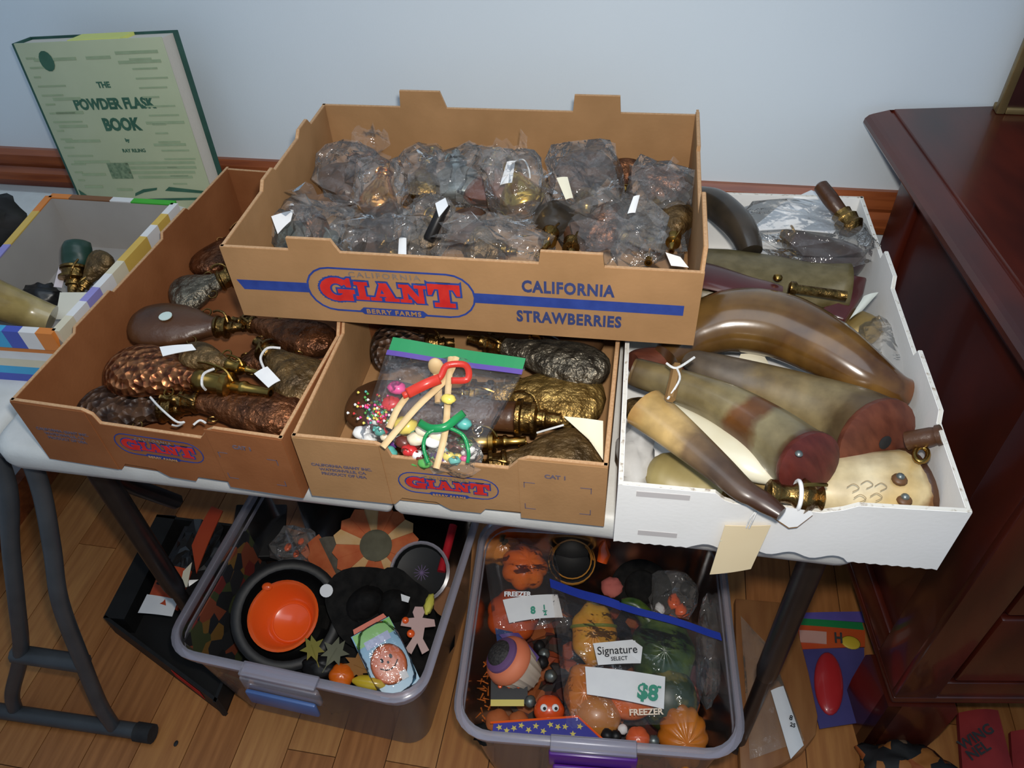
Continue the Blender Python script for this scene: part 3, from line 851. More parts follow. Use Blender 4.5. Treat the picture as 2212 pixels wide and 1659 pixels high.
def bag(label, c, half, R=None, seed=0, amp=.3, m=None, name='plastic_bag', cat='bag', group=None, mouth=False, freq=1.6):
    c = c if isinstance(c, Vector) else W3(c)
    R = R if R is not None else Matrix.Identity(3)
    v, f = filmmesh(c, half, R, seed, amp, freq)
    r = thing(name, label, cat, loc=c, group=group)
    o = mk('film', v, f, m or F_bag, r, False)
    bm = bmesh.new(); bm.from_mesh(o.data); bmesh.ops.remove_doubles(bm, verts=bm.verts[:], dist=1e-6)
    bmesh.ops.recalc_face_normals(bm, faces=bm.faces[:]); bm.to_mesh(o.data); bm.free()
    if mouth:
        # loose gathered mouth of the bag: a ruffled open sleeve
        vv = []; ff = []; K = 20
        for i in range(5):
            t = i / 4
            for k in range(K):
                a = 2 * PI * k / K
                rr = (.35 + .5 * t) * (1 + .25 * math.sin(5 * a + seed) * t)
                vv.append(R @ Vector((half[0] * (.8 + .75 * t) , math.cos(a) * half[1] * rr, math.sin(a) * half[2] * rr * .7)))
        for i in range(4):
            for k in range(K): ff.append((i * K + k, i * K + (k + 1) % K, (i + 1) * K + (k + 1) % K, (i + 1) * K + k))
        mk('bag_mouth', vv, ff, m or F_bag, r, False)
    return r
def price_tag(root, corners, st=None, m=None, ink=None):
    o = quadpaper('price_tag', root, corners, m or M_paper, curl=.001)
    if st: string(root, st)
    return o

# ------------------------------------------------------------------ flasks in the left tray
r = flask('smooth dark brown leather flask with a pale round sticker', (281, 700, .805), (528, 708, .800), .040, .020, M_leather, M_brassd, fb=.76, shape=ROUND)
c = W3((356, 680, .826))
o = lathe('sticker', [(.0085, 0), (.0085, .0012), (0, .0014)], mat('pale_sticker', (.55, .66, .60), (.6, .7, .65), rough=.5), None, 16); o.location = c - Vector((0, 0, .0028)); attach(o, r)
r = flask('greyish embossed flask lying behind the smooth leather flask', (368, 650, .785), (530, 585, .80), .040, .018, M_bronzeg, M_brassd)
r = flask('small reddish copper flask at the back corner of the left tray', (425, 590, .775), (560, 470, .775), .030, .015, M_copper, M_copperb)
r = flask('long reddish brown flask tucked under the upper tray edge', (725, 745, .79), (500, 690, .79), .030, .018, M_copper, M_brassd, fb=.78)
r = flask('hammered copper flask with shiny brass nozzle and string loop', (241, 790, .800), (588, 850, .806), .042, .024, M_hammer, M_brass, fb=.56)
string(r, [(462, 797, .83), (440, 808, .835), (436, 830, .832), (444, 842, .82)], .0016)
r = flask('olive brass flask with side lever between hammered and smooth flasks', (395, 762, .815), (562, 806, .815), .022, .016, M_olive, M_brass, fb=.6)
price_tag(r, [(345, 750, .832), (415, 744, .834), (424, 756, .832), (352, 770, .83)])
r = flask('greenish brown flask beside the tray wall, white tag tied on', (690, 860, .785), (552, 735, .805), .041, .02, M_olive, M_brassd, fb=.72)
price_tag(r, [(549, 808, .822), (578, 792, .826), (606, 822, .824), (580, 838, .82)])
string(r, [(606, 752, .825), (578, 752, .828), (563, 772, .828), (570, 795, .826)], .0016)
r = flask('dark embossed leather flask in the front left tray corner', (170, 888, .775), (420, 884, .775), .042, .022, M_emboss, M_brassd, fb=.72)
string(r, [(325, 858, .80), (345, 880, .802), (380, 910, .80), (398, 912, .798)], .0014)
string(r, [(398, 912, .798), (385, 920, .79), (372, 918, .788)], .0012)
string(r, [(418, 918, .795), (432, 908, .797), (445, 914, .795)], .0014)
r = flask('brown copper flask with scallop shell end in front of hammered flask', (672, 905, .778), (345, 858, .792), .034, .022, M_copper, M_brassd, fb=.74, flutes=5, famp=.16)
r = flask('narrow copper flask buried under the hammered flask', (600, 770, .765), (480, 800, .77), .03, .016, M_copper, M_brass)
o = quadpaper('paper_scrap', None, [(232, 822, .765), (252, 820, .768), (254, 838, .765), (230, 840, .762)], M_paper)
top(o, 'scrap of white paper by the hammered copper flask', 'paper')

# ------------------------------------------------------------------ flasks and sweets in the middle tray
r = flask('silvery bronze embossed flask at the back of the middle tray', (1318, 805, .805), (1010, 730, .800), .034, .02, M_bronzeg, M_brassd, fb=.74, flutes=4, famp=.12)
r = flask('glossy dark flask wedged under the upper tray', (1305, 745, .80), (1110, 705, .80), .028, .018, mat('polished_brown', (.05, .025, .012), (.09, .045, .02), rough=.15, coat=.8), M_brass)
r = flask('golden brass flask embossed with a hunting scene', (1310, 862, .785), (960, 850, .785), .046, .022, mat('golden_bronze', (.24, .14, .035), (.36, .23, .07), rough=.4, metal=.75, scale=50, bump=1.0, bscale=70, bdist=.010), M_brass, fb=.7)
r = flask('long brown leather flask lying across under the sweets bag', (748, 872, .79), (1216, 908, .80), .040, .022, M_leather, M_brassd, fb=.80, shape=[(0, 0), (.02, .4), (.06, .75), (.14, .97), (.24, 1), (.4, .85), (.55, .66), (.75, .52), (1, .46)])
r = flask('flask with stout brass nozzle in the front of the middle tray', (880, 960, .775), (1140, 953, .785), .036, .018, M_leather, M_brass, fb=.52, ringp=False)
r = flask('brown embossed flask leaning on the front of the middle tray', (1304, 985, .782), (1010, 1012, .780), .043, .022, M_olive, M_brassd, fb=.72)
price_tag(r, [(1217, 900, .815), (1303, 910, .822), (1303, 995, .80), (1272, 950, .815)], m=M_cream)
string(r, [(1160, 935, .80), (1190, 926, .81), (1218, 918, .815)], .0012)
r = flask('dark round flask behind the sweets bag', (800, 755, .785), (985, 740, .785), .04, .02, M_emboss, M_brassd)

# sweets bag (zip bag)
sb = thing('zip_bag', 'clear zip bag of sweets with a green and purple zipper strip', 'bag', loc=W3((980, 870, .80)))
tl, tr, br, bl = W3((842, 742, .868)), W3((1134, 790, .855)), W3((1030, 985, .815)), W3((775, 945, .815))
def sheet(root, name, tl, tr, br, bl, m, lift=.0, amp=.004, seed=0, nu=22, nv=18, freq=14.0, side=1, puff=.0, smooth=False, jag=0.0):
    nrm = (tr - tl).cross(bl - tl).normalized()
    if nrm.z < 0: nrm = -nrm
    v = []; f = []
    for i in range(nu + 1):
        for j in range(nv + 1):
            a = i / nu; b = j / nv
            if jag:
                w_ = 1 - 4 * (a - .5) ** 2 * .0
                ja = noise.noise(Vector((b * 5 + seed, seed, 0))) * jag * (2 * a - 1); jb = noise.noise(Vector((a * 6 + seed, seed + 9, 0))) * jag * (2 * b - 1)
                a_, b_ = a + ja, b + jb
            else: a_, b_ = a, b
            p = (tl * (1 - a_) + tr * a_) * (1 - b_) + (bl * (1 - a_) + br * a_) * b_
            e = math.sin(PI * min(max(a, 0), 1)) ** .5 * min(1, b * 2.2) * (math.sin(PI * min(1, .5 + b / 2)) ** .5 if b > .0 else 1)
            nz = noise.noise(p * freq + Vector((seed, seed * 2, 0))) + .5 * noise.noise(p * freq * 2.6 + Vector((seed * 3, 1, 0)))
            v.append(p + nrm * (side * puff * e + amp * nz + lift))
    for i in range(nu):
        for j in range(nv):
            q = i * (nv + 1) + j; f.append((q, q + 1, q + nv + 2, q + nv + 1))
    return attach(mk(name, v, f, m, None, smooth), root)
sheet(sb, 'front_film', tl, tr, br, bl, F_zip, puff=.022, amp=.005, seed=1)
sheet(sb, 'back_film', tl, tr, br, bl, F_zip, puff=.012, amp=.004, seed=2, side=-1, lift=-.012)
def strip(root, name, a, b, wd, m, th=.0012, n=14, wav=.002, seed=0):
    """flat strip between two world points, width vector wd"""
    v = []; f = []
    nrm = (b - a).cross(wd).normalized()
    if nrm.z < 0: nrm = -nrm
    for i in range(n + 1):
        t = i / n; p = a.lerp(b, t) + nrm * (wav * math.sin(t * 7 + seed))
        v += [p, p + wd, p + wd + nrm * th, p + nrm * th]
    for i in range(n):
        for k in range(4): f.append((i * 4 + k, i * 4 + (k + 1) % 4, (i + 1) * 4 + (k + 1) % 4, (i + 1) * 4 + k))
    f.append((3, 2, 1, 0)); f.append(tuple(n * 4 + k for k in range(4)))
    return attach(fixn(mk(name, v, f, m, None, False)), root)
wd = (bl - tl).normalized()
strip(sb, 'zipper_strip', W3((850, 730, .874)), W3((1136, 776, .862)), wd * .018, mat('zip_green', (.0, .20, .055), (.0, .25, .07), rough=.35), seed=1)
strip(sb, 'zipper_strip', W3((838, 757, .868)), W3((1130, 800, .856)), wd * .006, mat('zip_purple', (.07, .03, .25), (.09, .04, .3), rough=.35), seed=1)
M_stick = mat('pale_wood_stick', (.62, .42, .20), (.70, .50, .26), rough=.6, scale=10, stretch=(1, 8, 8))
for nm, lab, pts, ra in (('wooden_stick', 'pale wooden stick crossing the sweets bag with a forked top', [(826, 966, .85), (900, 880, .865), (962, 820, .872), (985, 772, .88)], .0042),
                         ('wooden_stick', 'upright pale wooden stick tied with green ribbon', [(942, 1012, .84), (962, 930, .86), (968, 840, .872), (974, 772, .88)], .0036),
                         ('wooden_stick', 'short pale wooden stick bent beside the forked one', [(840, 925, .85), (858, 885, .86), (880, 855, .862)], .004),
                         ('wooden_stick', 'broad tipped pale wooden spoon stick at the red ribbon', [(947, 870, .85), (946, 820, .86), (938, 790, .87)], .004)):
    P = [W3(q) for q in pts]; o0 = P[0]
    o = tube(nm, crs([tuple(p - o0) for p in P], 5), ra, M_stick, None, 8, flat=.6); o.location = o0; top(o, lab, 'stick', 'sticks on the sweets bag')
o = bpy.data.objects['wooden_stick.003']
bl_ = blob('spoon_tip', M_stick, None, c=W3((942, 792, .872)), r=(.009, .006, .012)); attach(bl_, o)
def ribbon(root, pts, wdt, m, name='ribbon', k=6):
    P = [Vector(p) for p in crs([tuple(W3(q)) for q in pts], k)]
    v = []; f = []
    for i, p in enumerate(P):
        d = (P[min(i + 1, len(P) - 1)] - P[max(i - 1, 0)]).normalized()
        s = d.cross((CAM - p).normalized()).normalized() * wdt; nn = s.cross(d).normalized() * .0005
        v += [p - s, p + s, p + s + nn, p - s + nn]
    for i in range(len(P) - 1):
        for k_ in range(4): f.append((i * 4 + k_, i * 4 + (k_ + 1) % 4, (i + 1) * 4 + (k_ + 1) % 4, (i + 1) * 4 + k_))
    f.append((3, 2, 1, 0)); f.append(tuple((len(P) - 1) * 4 + k_ for k_ in range(4)))
    o = fixn(mk(name, v, f, m, None, True))
    if root is not None: return attach(o, root)
    return o
M_rrib = mat('red_ribbon', (.55, .03, .02), (.68, .06, .03), rough=.3)
M_grib = mat('green_ribbon', (.01, .22, .06), (.02, .32, .1), rough=.25)
rr = thing('ribbon_bow', 'red satin ribbon looped over the wooden sticks', 'ribbon', loc=W3((960, 820, .875)))
ribbon(rr, [(870, 855, .87), (915, 835, .875), (950, 815, .88), (965, 790, .885), (1000, 787, .885), (1012, 800, .885), (1008, 820, .882), (975, 822, .88)], .0035, M_rrib, 'ribbon_loop')
ribbon(rr, [(950, 818, .884), (920, 830, .884), (880, 850, .876)], .0055, M_rrib, 'ribbon_tail')
rr = thing('ribbon_bow', 'green curling ribbon tied round the upright stick', 'ribbon', loc=W3((960, 915, .865)))
ribbon(rr, [(905, 912, .868), (930, 925, .872), (962, 922, .874), (985, 905, .874), (1002, 892, .87)], .004, M_grib, 'ribbon_loop')
ribbon(rr, [(965, 922, .873), (925, 935, .87), (915, 965, .86), (925, 1000, .85)], .0018, M_grib, 'ribbon_tail')
ribbon(rr, [(965, 922, .873), (1000, 940, .865), (1012, 975, .855), (1010, 1000, .845)], .0018, M_grib, 'ribbon_tail')
# sweets: individually placed
cols = {'pink': (.75, .08, .28), 'white': (.8, .8, .78), 'green': (.10, .35, .08), 'red': (.55, .03, .03), 'yellow': (.75, .6, .12), 'cream': (.75, .66, .48), 'brown': (.12, .03, .02), 'teal': (.1, .4, .35), 'purple': (.12, .04, .22)}
def sweet(lab, q, r, col, sh=(1, 1, 1), seed=0):
    c = W3(q)
    o = blob('wrapped_sweet', mat('sweet_' + col, cols[col], tuple(min(1, k * 1.25) for k in cols[col]), rough=.3, scale=30), None, r=(r * .85 * sh[0], r * .85 * sh[1], r * .85 * sh[2]), seg=12, rings=8, amp=.25, seed=seed)
    o.location = c; top(o, lab, 'sweet', 'sweets in the zip bag')
sw = [('bright pink sweet near the red ribbon', (857, 838, .835), .011, 'pink'), ('dark pink sweet below the bright pink one', (845, 872, .832), .012, 'red'),
      ('white round mint at the bag corner', (782, 935, .80), .011, 'white'), ('second white mint by the tray wall', (798, 948, .80), .009, 'white'),
      ('cream sweet left of the green bow', (900, 948, .835), .010, 'cream'), ('white sweet under the green bow', (935, 955, .835), .009, 'white'),
      ('brown chocolate behind the wooden sticks', (872, 955, .825), .010, 'brown'), ('green sweet in the lowest bag corner', (895, 995, .81), .009, 'green'),
      ('lime sweet beside the stick foot', (918, 1000, .815), .008, 'green'), ('yellow round sweet on the stick', (969, 862, .88), .0075, 'yellow'),
      ('teal sweet near the clear ribbon curl', (1002, 915, .84), .009, 'teal'), ('red striped sweet low in the bag', (885, 972, .822), .009, 'red'),
      ('purple sweet between the sticks', (955, 985, .82), .009, 'purple'), ('large golden sweet in the bag middle', (875, 920, .825), .014, 'yellow'),
      ('white sweet at the right edge of the bag', (1020, 982, .80), .007, 'white'), ('cream sweet below the bow tail', (945, 940, .84), .010, 'cream'),
      ('pale sweet beside the front notch', (838, 978, .81), .011, 'teal'), ('small cream sweet near the forked stick', (915, 930, .845), .009, 'cream'),
      ('red gummy left of the forked stick', (820, 905, .82), .008, 'red'), ('brown toffee by the zipper side', (985, 965, .82), .009, 'brown')]
for i, (lab, q, r_, col) in enumerate(sw): sweet(lab, q, r_, col, (1.2, .9, .8), i)
vv = []; 
spk = []
for col in ('pink', 'yellow', 'green', 'red', 'white', 'teal'):
    parts = []
    for k in range(24):
        c = W3((random.gauss(812, 20), random.gauss(888, 16), .828 + random.uniform(-.004, .012)))
        s = .0022
        v = [c + Vector(d) * s for d in ((1, 0, 0), (-1, 0, 0), (0, 1, 0), (0, -1, 0), (0, 0, 1), (0, 0, -1))]
        parts.append((v, [(0, 2, 4), (2, 1, 4), (1, 3, 4), (3, 0, 4), (2, 0, 5), (1, 2, 5), (3, 1, 5), (0, 3, 5)]))
    spk.append((col, bm_join(parts)))
V = []; F = []; MI = []
for i, (col, (v, f)) in enumerate(spk):
    n0 = len(V); V += v; F += [tuple(a + n0 for a in q) for q in f]; MI += [i] * len(f)
o = mk('sugar_sprinkles', V, F, None, None, True, mats=[MATS['sweet_' + c_] for c_, _ in spk])
for p_, i in zip(o.data.polygons, MI): p_.material_index = i
tag(o, 'multicoloured sugar sprinkles in the sweets bag', 'sprinkles', kind='stuff')
r = bag('small crinkled clear candy wrapper at the bag foot', (985, 985, .82), (.026, .02, .016), None, 9, .4, m=F_bag, mouth=False, name='candy_wrapper', cat='wrapper')

V = []; F = []; MI = []
cl_ = ['pink', 'white', 'green', 'red', 'yellow', 'cream', 'brown', 'teal', 'purple']
rq = random.Random(9)
for k in range(90):
    t = rq.random(); x = 800 + 215 * rq.random(); y = 905 + 90 * rq.random()
    if x > 1000 and y < 940: continue
    if y > 935 + (x - 800) * .55: continue
    c = W3((x, y, .806 + rq.uniform(0, .02))); s_ = rq.uniform(.0035, .006); n0 = len(V); i = rq.randrange(9)
    for a in range(5):
        th = PI * (a + .5) / 5
        for b in range(6):
            ph = 2 * PI * b / 6
            V.append(c + Vector((math.sin(th) * math.cos(ph) * 1.4, math.sin(th) * math.sin(ph), math.cos(th))) * s_)
    for a in range(4):
        for b in range(6): F.append((n0 + a * 6 + b, n0 + a * 6 + (b + 1) % 6, n0 + (a + 1) * 6 + (b + 1) % 6, n0 + (a + 1) * 6 + b)); MI.append(i)
o = fixn(mk('mixed_sweets', V, F, None, None, True, mats=[MATS['sweet_' + c_] for c_ in cl_]))
for p_, i in zip(o.data.polygons, MI): p_.material_index = i
tag(o, 'heap of tiny mixed sweets at the bottom of the zip bag', 'sweets', kind='stuff')
# ------------------------------------------------------------------ white tray: horns, pouch, bags
M_hornb = mat('polished_brown_horn', (.055, .028, .008), (.20, .12, .038), rough=.22, scale=16, stretch=(1, 1, 1), detail=3, coat=.5, lo=.3, hi=.7)
M_horng = mat('grey_brown_horn', (.075, .05, .028), (.24, .18, .09), rough=.42, scale=18, detail=5, lo=.3, hi=.7)
M_hornc = mat('mottled_horn', (.05, .035, .015), (.22, .19, .11), rough=.33, scale=14, detail=4, lo=.32, hi=.66, c3=(.15, .08, .025))
M_hornd = mat('cream_dark_horn', (.45, .32, .13), (.09, .05, .025), rough=.35, scale=12, detail=3, lo=.42, hi=.58)
M_darkhorn = mat('dark_horn', (.022, .018, .013), (.055, .04, .026), rough=.3, scale=20, coat=.3)
M_ivory = mat('ivory_horn', (.66, .60, .42), (.76, .72, .56), rough=.3, scale=12, stretch=(1, 1, 1), coat=.3)
M_scrim = mat('scrimshaw_horn', (.62, .48, .26), (.80, .72, .52), rough=.35, scale=14, detail=5, coat=.2)
M_plug = mat('reddish_wood_plug', (.095, .024, .012), (.16, .045, .022), rough=.5, scale=30, stretch=(1, 5, 1), bump=.15)
M_plugd = mat('dark_red_plug', (.07, .012, .009), (.12, .022, .015), rough=.42, scale=30, stretch=(1, 5, 1), bump=.15)

G_pol = gradmat('polished_horn_shades', [(0, (.10, .05, .015)), (.3, (.16, .085, .022)), (.5, (.10, .045, .010)), (.7, (.17, .085, .02)), (.9, (.075, .03, .008)), (1, (.15, .05, .012))], .2, .6, 10, .3)
G_gry = gradmat('grey_horn_shades', [(0, (.05, .035, .025)), (.15, (.09, .07, .055)), (.35, (.13, .10, .07)), (.5, (.20, .14, .06)), (.75, (.22, .17, .085)), (1, (.10, .065, .03))], .45, .1, 16, .25)
G_mot = gradmat('mottled_horn_shades', [(0, (.16, .10, .04)), (.12, (.10, .065, .03)), (.3, (.17, .13, .06)), (.56, (.22, .18, .09)), (.60, (.13, .05, .012)), (.68, (.10, .04, .012)), (.72, (.21, .18, .10)), (.88, (.16, .13, .07)), (1, (.07, .03, .015))], .35, .25, 14, .07)
G_crm = gradmat('cream_dark_shades', [(0, (.04, .016, .009)), (.28, (.05, .022, .012)), (.52, (.075, .045, .028)), (.68, (.16, .10, .05)), (.78, (.50, .34, .14)), (.9, (.45, .30, .11)), (1, (.36, .20, .06))], .35, .25, 14, .12)
horn('powder_horn', 'large polished brown horn with a bright highlight along its curve', [(1440, 770, .80, .018), (1500, 720, .81, .034), (1580, 692, .82, .042), (1680, 702, .825, .043), (1780, 748, .825, .038), (1870, 806, .82, .029), (1930, 838, .815, .020), (1962, 848, .812, .016)], m=G_pol, flat=.85)
h = horn('powder_horn', 'grey brown horn with a large reddish wooden plug', [(1448, 758, .80, .005), (1490, 775, .80, .013), (1540, 800, .795, .022), (1650, 840, .79, .031), (1770, 885, .79, .039), (1840, 915, .795, .044), (1892, 946, .806, .0475)], m=G_gry, plug=M_plug, bulge=.08, flat=.95, hole=True)
a, b = W3((1985, 948, .825)), W3((2024, 941, .835))
o = lathe('wooden_knob', [(.010, -.012), (.010, .012), (.009, .018), (.011, .022), (.011, (b - a).length), (.006, (b - a).length + .002)], M_leather, None, 14, 'X'); o.data.transform(axisM(a, b)); attach(o, h)
o = tube('brass_ring', [tuple(W3((1990 + 15 * math.cos(t), 982 + 16 * math.sin(t), .82))) for t in [2 * PI * k / 14 for k in range(14)]], .0028, M_brass, None, 8, closed=True); attach(o, h)
h = horn('powder_horn', 'mottled brown horn with a dark red wooden plug and amber band', [(1366, 802, .815, .016), (1385, 808, .815, .0175), (1450, 828, .82, .019), (1560, 872, .824, .0245), (1650, 928, .822, .030), (1715, 980, .823, .034), (1745, 1002, .829, .035)], m=G_mot, plug=M_plugd, bulge=.08)
o = lathe('rivet', [(.004, 0), (.003, .002), (0, .003)], M_tin, None, 10); o.location = W3((1726, 980, .857)); attach(o, h)
h = horn('powder_horn', 'small cream and dark horn with a long stem crossing the tray front', [(1688, 1110, .842, .0075), (1655, 1088, .842, .011), (1628, 1072, .842, .0115), (1600, 1055, .842, .0135), (1550, 1010, .842, .0165), (1480, 950, .842, .021), (1425, 905, .842, .0245), (1392, 880, .842, .026)], m=G_crm, flat=.75)
string(h, [(1447, 862, .872), (1458, 815, .875), (1462, 792, .872)], .0058, mat('tan_strap', (.22, .12, .04), (.30, .17, .06), rough=.6), name='leather_loop')
string(h, [(1440, 785, .878), (1462, 795, .88), (1500, 772, .878)], .0014)
string(h, [(1462, 795, .88), (1468, 820, .88), (1442, 862, .875)], .0012)
horn('powder_horn', 'smooth ivory coloured flat horn under the mottled horn', [(1440, 868, .80, .004), (1490, 905, .80, .018), (1560, 955, .80, .026), (1620, 992, .80, .027), (1665, 1022, .80, .018), (1694, 1048, .80, .003)], m=M_ivory, flat=.6)
h = horn('powder_horn', 'scrimshawed cream horn with two dark rivets in the front corner', [(1620, 1020, .775, .012), (1690, 1035, .775, .026), (1770, 1050, .775, .034), (1860, 1055, .776, .040), (1930, 1050, .780, .041), (1972, 1044, .780, .040)], m=gradmat('scrimshaw_shades', [(0, (.40, .27, .10)), (.35, (.62, .50, .28)), (.6, (.72, .62, .42)), (.8, (.60, .44, .20)), (.92, (.68, .56, .33)), (1, (.22, .10, .03))], .35, .25, 12, .2), flat=.8, plug=M_leather, bulge=.06)
h_scrim = h
for q in ((1945, 1032, .815), (1955, 1076, .802)):
    d = blob('burnt_ring', mat('burnt_mark', (.12, .05, .015), (.2, .1, .04), rough=.5), None, c=W3(q) - Vector((0, 0, .003)), r=(.008, .008, .004), seg=12, rings=6); attach(d, h)
    o = blob('rivet', M_tin, None, c=W3((q[0], q[1] - 2, q[2])), r=(.0045, .0045, .004), seg=10, rings=6); attach(o, h)
flask('yellowish flask lying at the bottom of the white tray front', (1398, 1010, .765), (1640, 1095, .765), .03, .02, mat('yellow_horn', (.26, .20, .07), (.36, .29, .12), rough=.45, scale=20), M_brassd, fb=.7, ringp=False)
# brass charger with white ring
a, b = W3((1655, 1062, .828)), W3((1785, 1078, .825))
ch = thing('brass_charger', 'brass powder charger with a white ring beside the dark red plug', 'charger', M=axisM(a, b))
Lc = (b - a).length
lathe('charger_tube', [(.009, 0), (.013, .003), (.013, .010), (.009, .014), (.009, .024), (.012, .028), (.016, .036), (.018, Lc * .62), (.014, Lc * .75), (.008, Lc * .85), (.012, Lc * .93), (0, Lc)], M_brassd, ch, 18, 'X')
tube('white_ring', [(.030, .0145 * math.cos(t), .0145 * math.sin(t)) for t in [2 * PI * k / 20 for k in range(20)]], .0022, M_paper, ch, 8, closed=True)
tube('lever', [(Lc * .55, 0, .017), (Lc * .75, 0, .02), (Lc * .95, .006, .014)], .002, M_brass, ch, 6)
# tags hanging over the front
tg = thing('price_tag', 'blank white tag on the front rim of the white tray', 'tag', loc=W3((1705, 1118, .822)))
P5 = [(1672, 1092), (1752, 1104), (1756, 1112), (1722, 1138), (1704, 1140), (1662, 1112)]
hy = lambda x, y, d=.004: pplane(x, y, Vector((.2614, -.0272 - d, 0)), Vector((math.sin(.0374), -math.cos(.0374), 0)))
vv = [hy(x, y, .004 + .0001 * (y - 1092)) for x, y in P5]
n = len(vv); v = vv + [p + Vector((0, -.0004, .0007)) for p in vv]
o = fixn(mk('paper', v, [tuple(range(n)), tuple(range(2 * n - 1, n - 1, -1))] + [(i, i + n, (i + 1) % n + n, (i + 1) % n) for i in range(n)], M_paper)); attach(o, tg)
v2 = [p + Vector((.0005, .0012, -.0032)) for p in vv]; v = v2 + [p + Vector((0, 0, .0006)) for p in v2]
o = fixn(mk('amber_backing', v, [tuple(range(n)), tuple(range(2 * n - 1, n - 1, -1))] + [(i, i + n, (i + 1) % n + n, (i + 1) % n) for i in range(n)], mat('amber_card', (.28, .13, .03), (.33, .16, .045), rough=.5))); attach(o, tg)
hy = lambda x, y, d=.004: pplane(x, y, Vector((.2614, -.0272 - d, 0)), Vector((math.sin(.0374), -math.cos(.0374), 0)))
ht = thing('price_tag', 'cream manila tag hanging on a string over the white tray front', 'tag', loc=hy(1600, 1180))
quadpaper('card', ht, [hy(1566, 1134), hy(1665, 1134), hy(1622, 1228, .012), hy(1533, 1240, .012)], mat('manila_card', (.72, .58, .36), (.76, .63, .41), rough=.8), curl=.001)
quadpaper('card_fold', ht, [hy(1556, 1166, .0065), hy(1650, 1166, .0065), hy(1648, 1170, .0066), hy(1555, 1170, .0066)], mat('cream_crease', (.66, .60, .43), (.70, .64, .47), rough=.8))  # narrow cream crease strip across the card
P = [tuple(hy(1612, 1140, .006)), tuple(hy(1622, 1118, .006)), tuple(hy(1634, 1104, .003)), tuple(hy(1628, 1120, .007)), tuple(hy(1618, 1141, .007))]
attach(tube('string', crs(P, 4), .0009, M_string, None, 6), ht)

# game bag / pouch: olive flask body in burgundy leather with brass tube
M_burg = mat('burgundy_leather', (.055, .010, .010), (.085, .018, .016), rough=.3, scale=14, coat=.3, bump=.05)
pf = flask('olive flask with burgundy leather strap and brass tube under the plastic bag', (1440, 590, .815), (1860, 625, .815), .056, .026, mat('olive_hide', (.10, .075, .025), (.155, .12, .05), rough=.4, scale=60, bump=.2), M_brassd, fb=.93, shape=[(0, 0), (.02, .4), (.08, .75), (.2, .97), (.35, 1), (.6, .92), (.8, .78), (.93, .66), (1, .6)], spout=False, ringp=False)
P = [W3(q) for q in ((1465, 590, .835), (1530, 598, .842), (1620, 622, .842), (1690, 632, .842))]
attach(tube('leather_strap', crs([tuple(p) for p in P], 5), [.03, .029, .028, .028, .027, .026, .025, .024, .023, .022, .021, .02, .019, .017, .015, .012], M_burg, None, 14, flat=.35), pf)
o = blob('stud', M_brass, None, c=W3((1680, 600, .852)), r=(.006, .006, .005), seg=12, rings=8); attach(o, pf)
a, b = W3((1703, 622, .845)), W3((1828, 640, .843))
o = lathe('brass_tube', [(.006, 0), (.009, .002), (.009, .008), (.006, .011), (.0065, (b - a).length), (.004, (b - a).length)], M_brassd, None, 12, 'X'); o.data.transform(axisM(a, b)); attach(o, pf)
pp = [W3(q) for q in ((1800, 585, .825), (1874, 598, .82), (1866, 632, .815), (1826, 690, .81), (1770, 672, .81), (1800, 640, .82))]
cc = sum(pp, Vector()) / len(pp)
v = [p - cc for p in pp] + [p - cc - Vector((0, 0, .016)) for p in pp]; n = len(pp)
o = fixn(mk('leather_pouch', v, [tuple(range(n)), tuple(range(2 * n - 1, n - 1, -1))] + [(i, i + n, (i + 1) % n + n, (i + 1) % n) for i in range(n)], M_burg, None, loc=cc)); bev(o, .003)
top(o, 'flat burgundy leather pouch between the olive flask and the tray wall', 'pouch')
horn('powder_horn', 'dark grey curved horn at the back of the white tray', [(1490, 432, .83, .020), (1540, 440, .84, .022), (1580, 470, .84, .022), (1608, 505, .835, .020), (1622, 545, .825, .016)], m=M_darkhorn)
# bagged dark flask with white paper
flask('dark purple brown flask inside the glossy bag at the tray back', (1850, 590, .80), (1690, 500, .80), .045, .022, mat('plum_leather', (.022, .010, .012), (.045, .02, .022), rough=.3, coat=.4), M_brassd, fb=.8)
pw_ = [(1618, 500), (1690, 440), (1752, 412), (1800, 430), (1830, 470), (1800, 505), (1700, 495)]
vv = [pz(x, y, .825 + .012 * math.sin(i * 1.7)) for i, (x, y) in enumerate(pw_)]; cc = sum(vv, Vector()) / len(vv); n = len(vv)
v = [p - cc for p in vv] + [p - cc + Vector((0, 0, .0012)) for p in vv]
o = fixn(mk('paper_wrapping', v, [tuple(range(n)), tuple(range(2 * n - 1, n - 1, -1))] + [(i, i + n, (i + 1) % n + n, (i + 1) % n) for i in range(n)], M_paper, None, loc=cc)); top(o, 'crumpled white paper inside the glossy bag at the tray back', 'paper')
bag('glossy clear bag over white paper and a dark flask', (1735, 500, .825), (.085, .055, .03), Matrix.Rotation(-.15, 3, 'Z'), 4, .35, mouth=False)
st = thing('wooden_rod', 'brown wooden rod with a worn brass end leaning on the white tray', 'rod', M=axisM(W3((1770, 398, .87)), W3((1846, 500, .84))))
Ls = (W3((1846, 500, .84)) - W3((1770, 398, .87))).length
lathe('rod', [(.006, 0), (.010, .003), (.011, Ls * .3), (.010, Ls * .6), (.008, Ls * .62)], M_leather, st, 14, 'X')
lathe('brass_end', [(.010, Ls * .6), (.014, Ls * .62), (.013, Ls * .7), (.017, Ls * .75), (.015, Ls * .85), (.018, Ls * .9), (.012, Ls), (0, Ls)], M_brassd, st, 14, 'X')
o = quadpaper('price_tag', None, [(1866, 640, .845), (1898, 632, .85), (1862, 672, .835), (1835, 690, .83)], mat('grey_card', (.52, .54, .48), (.58, .6, .54), rough=.7), curl=.002)
top(o, 'pale grey green card standing against the white tray wall', 'card')
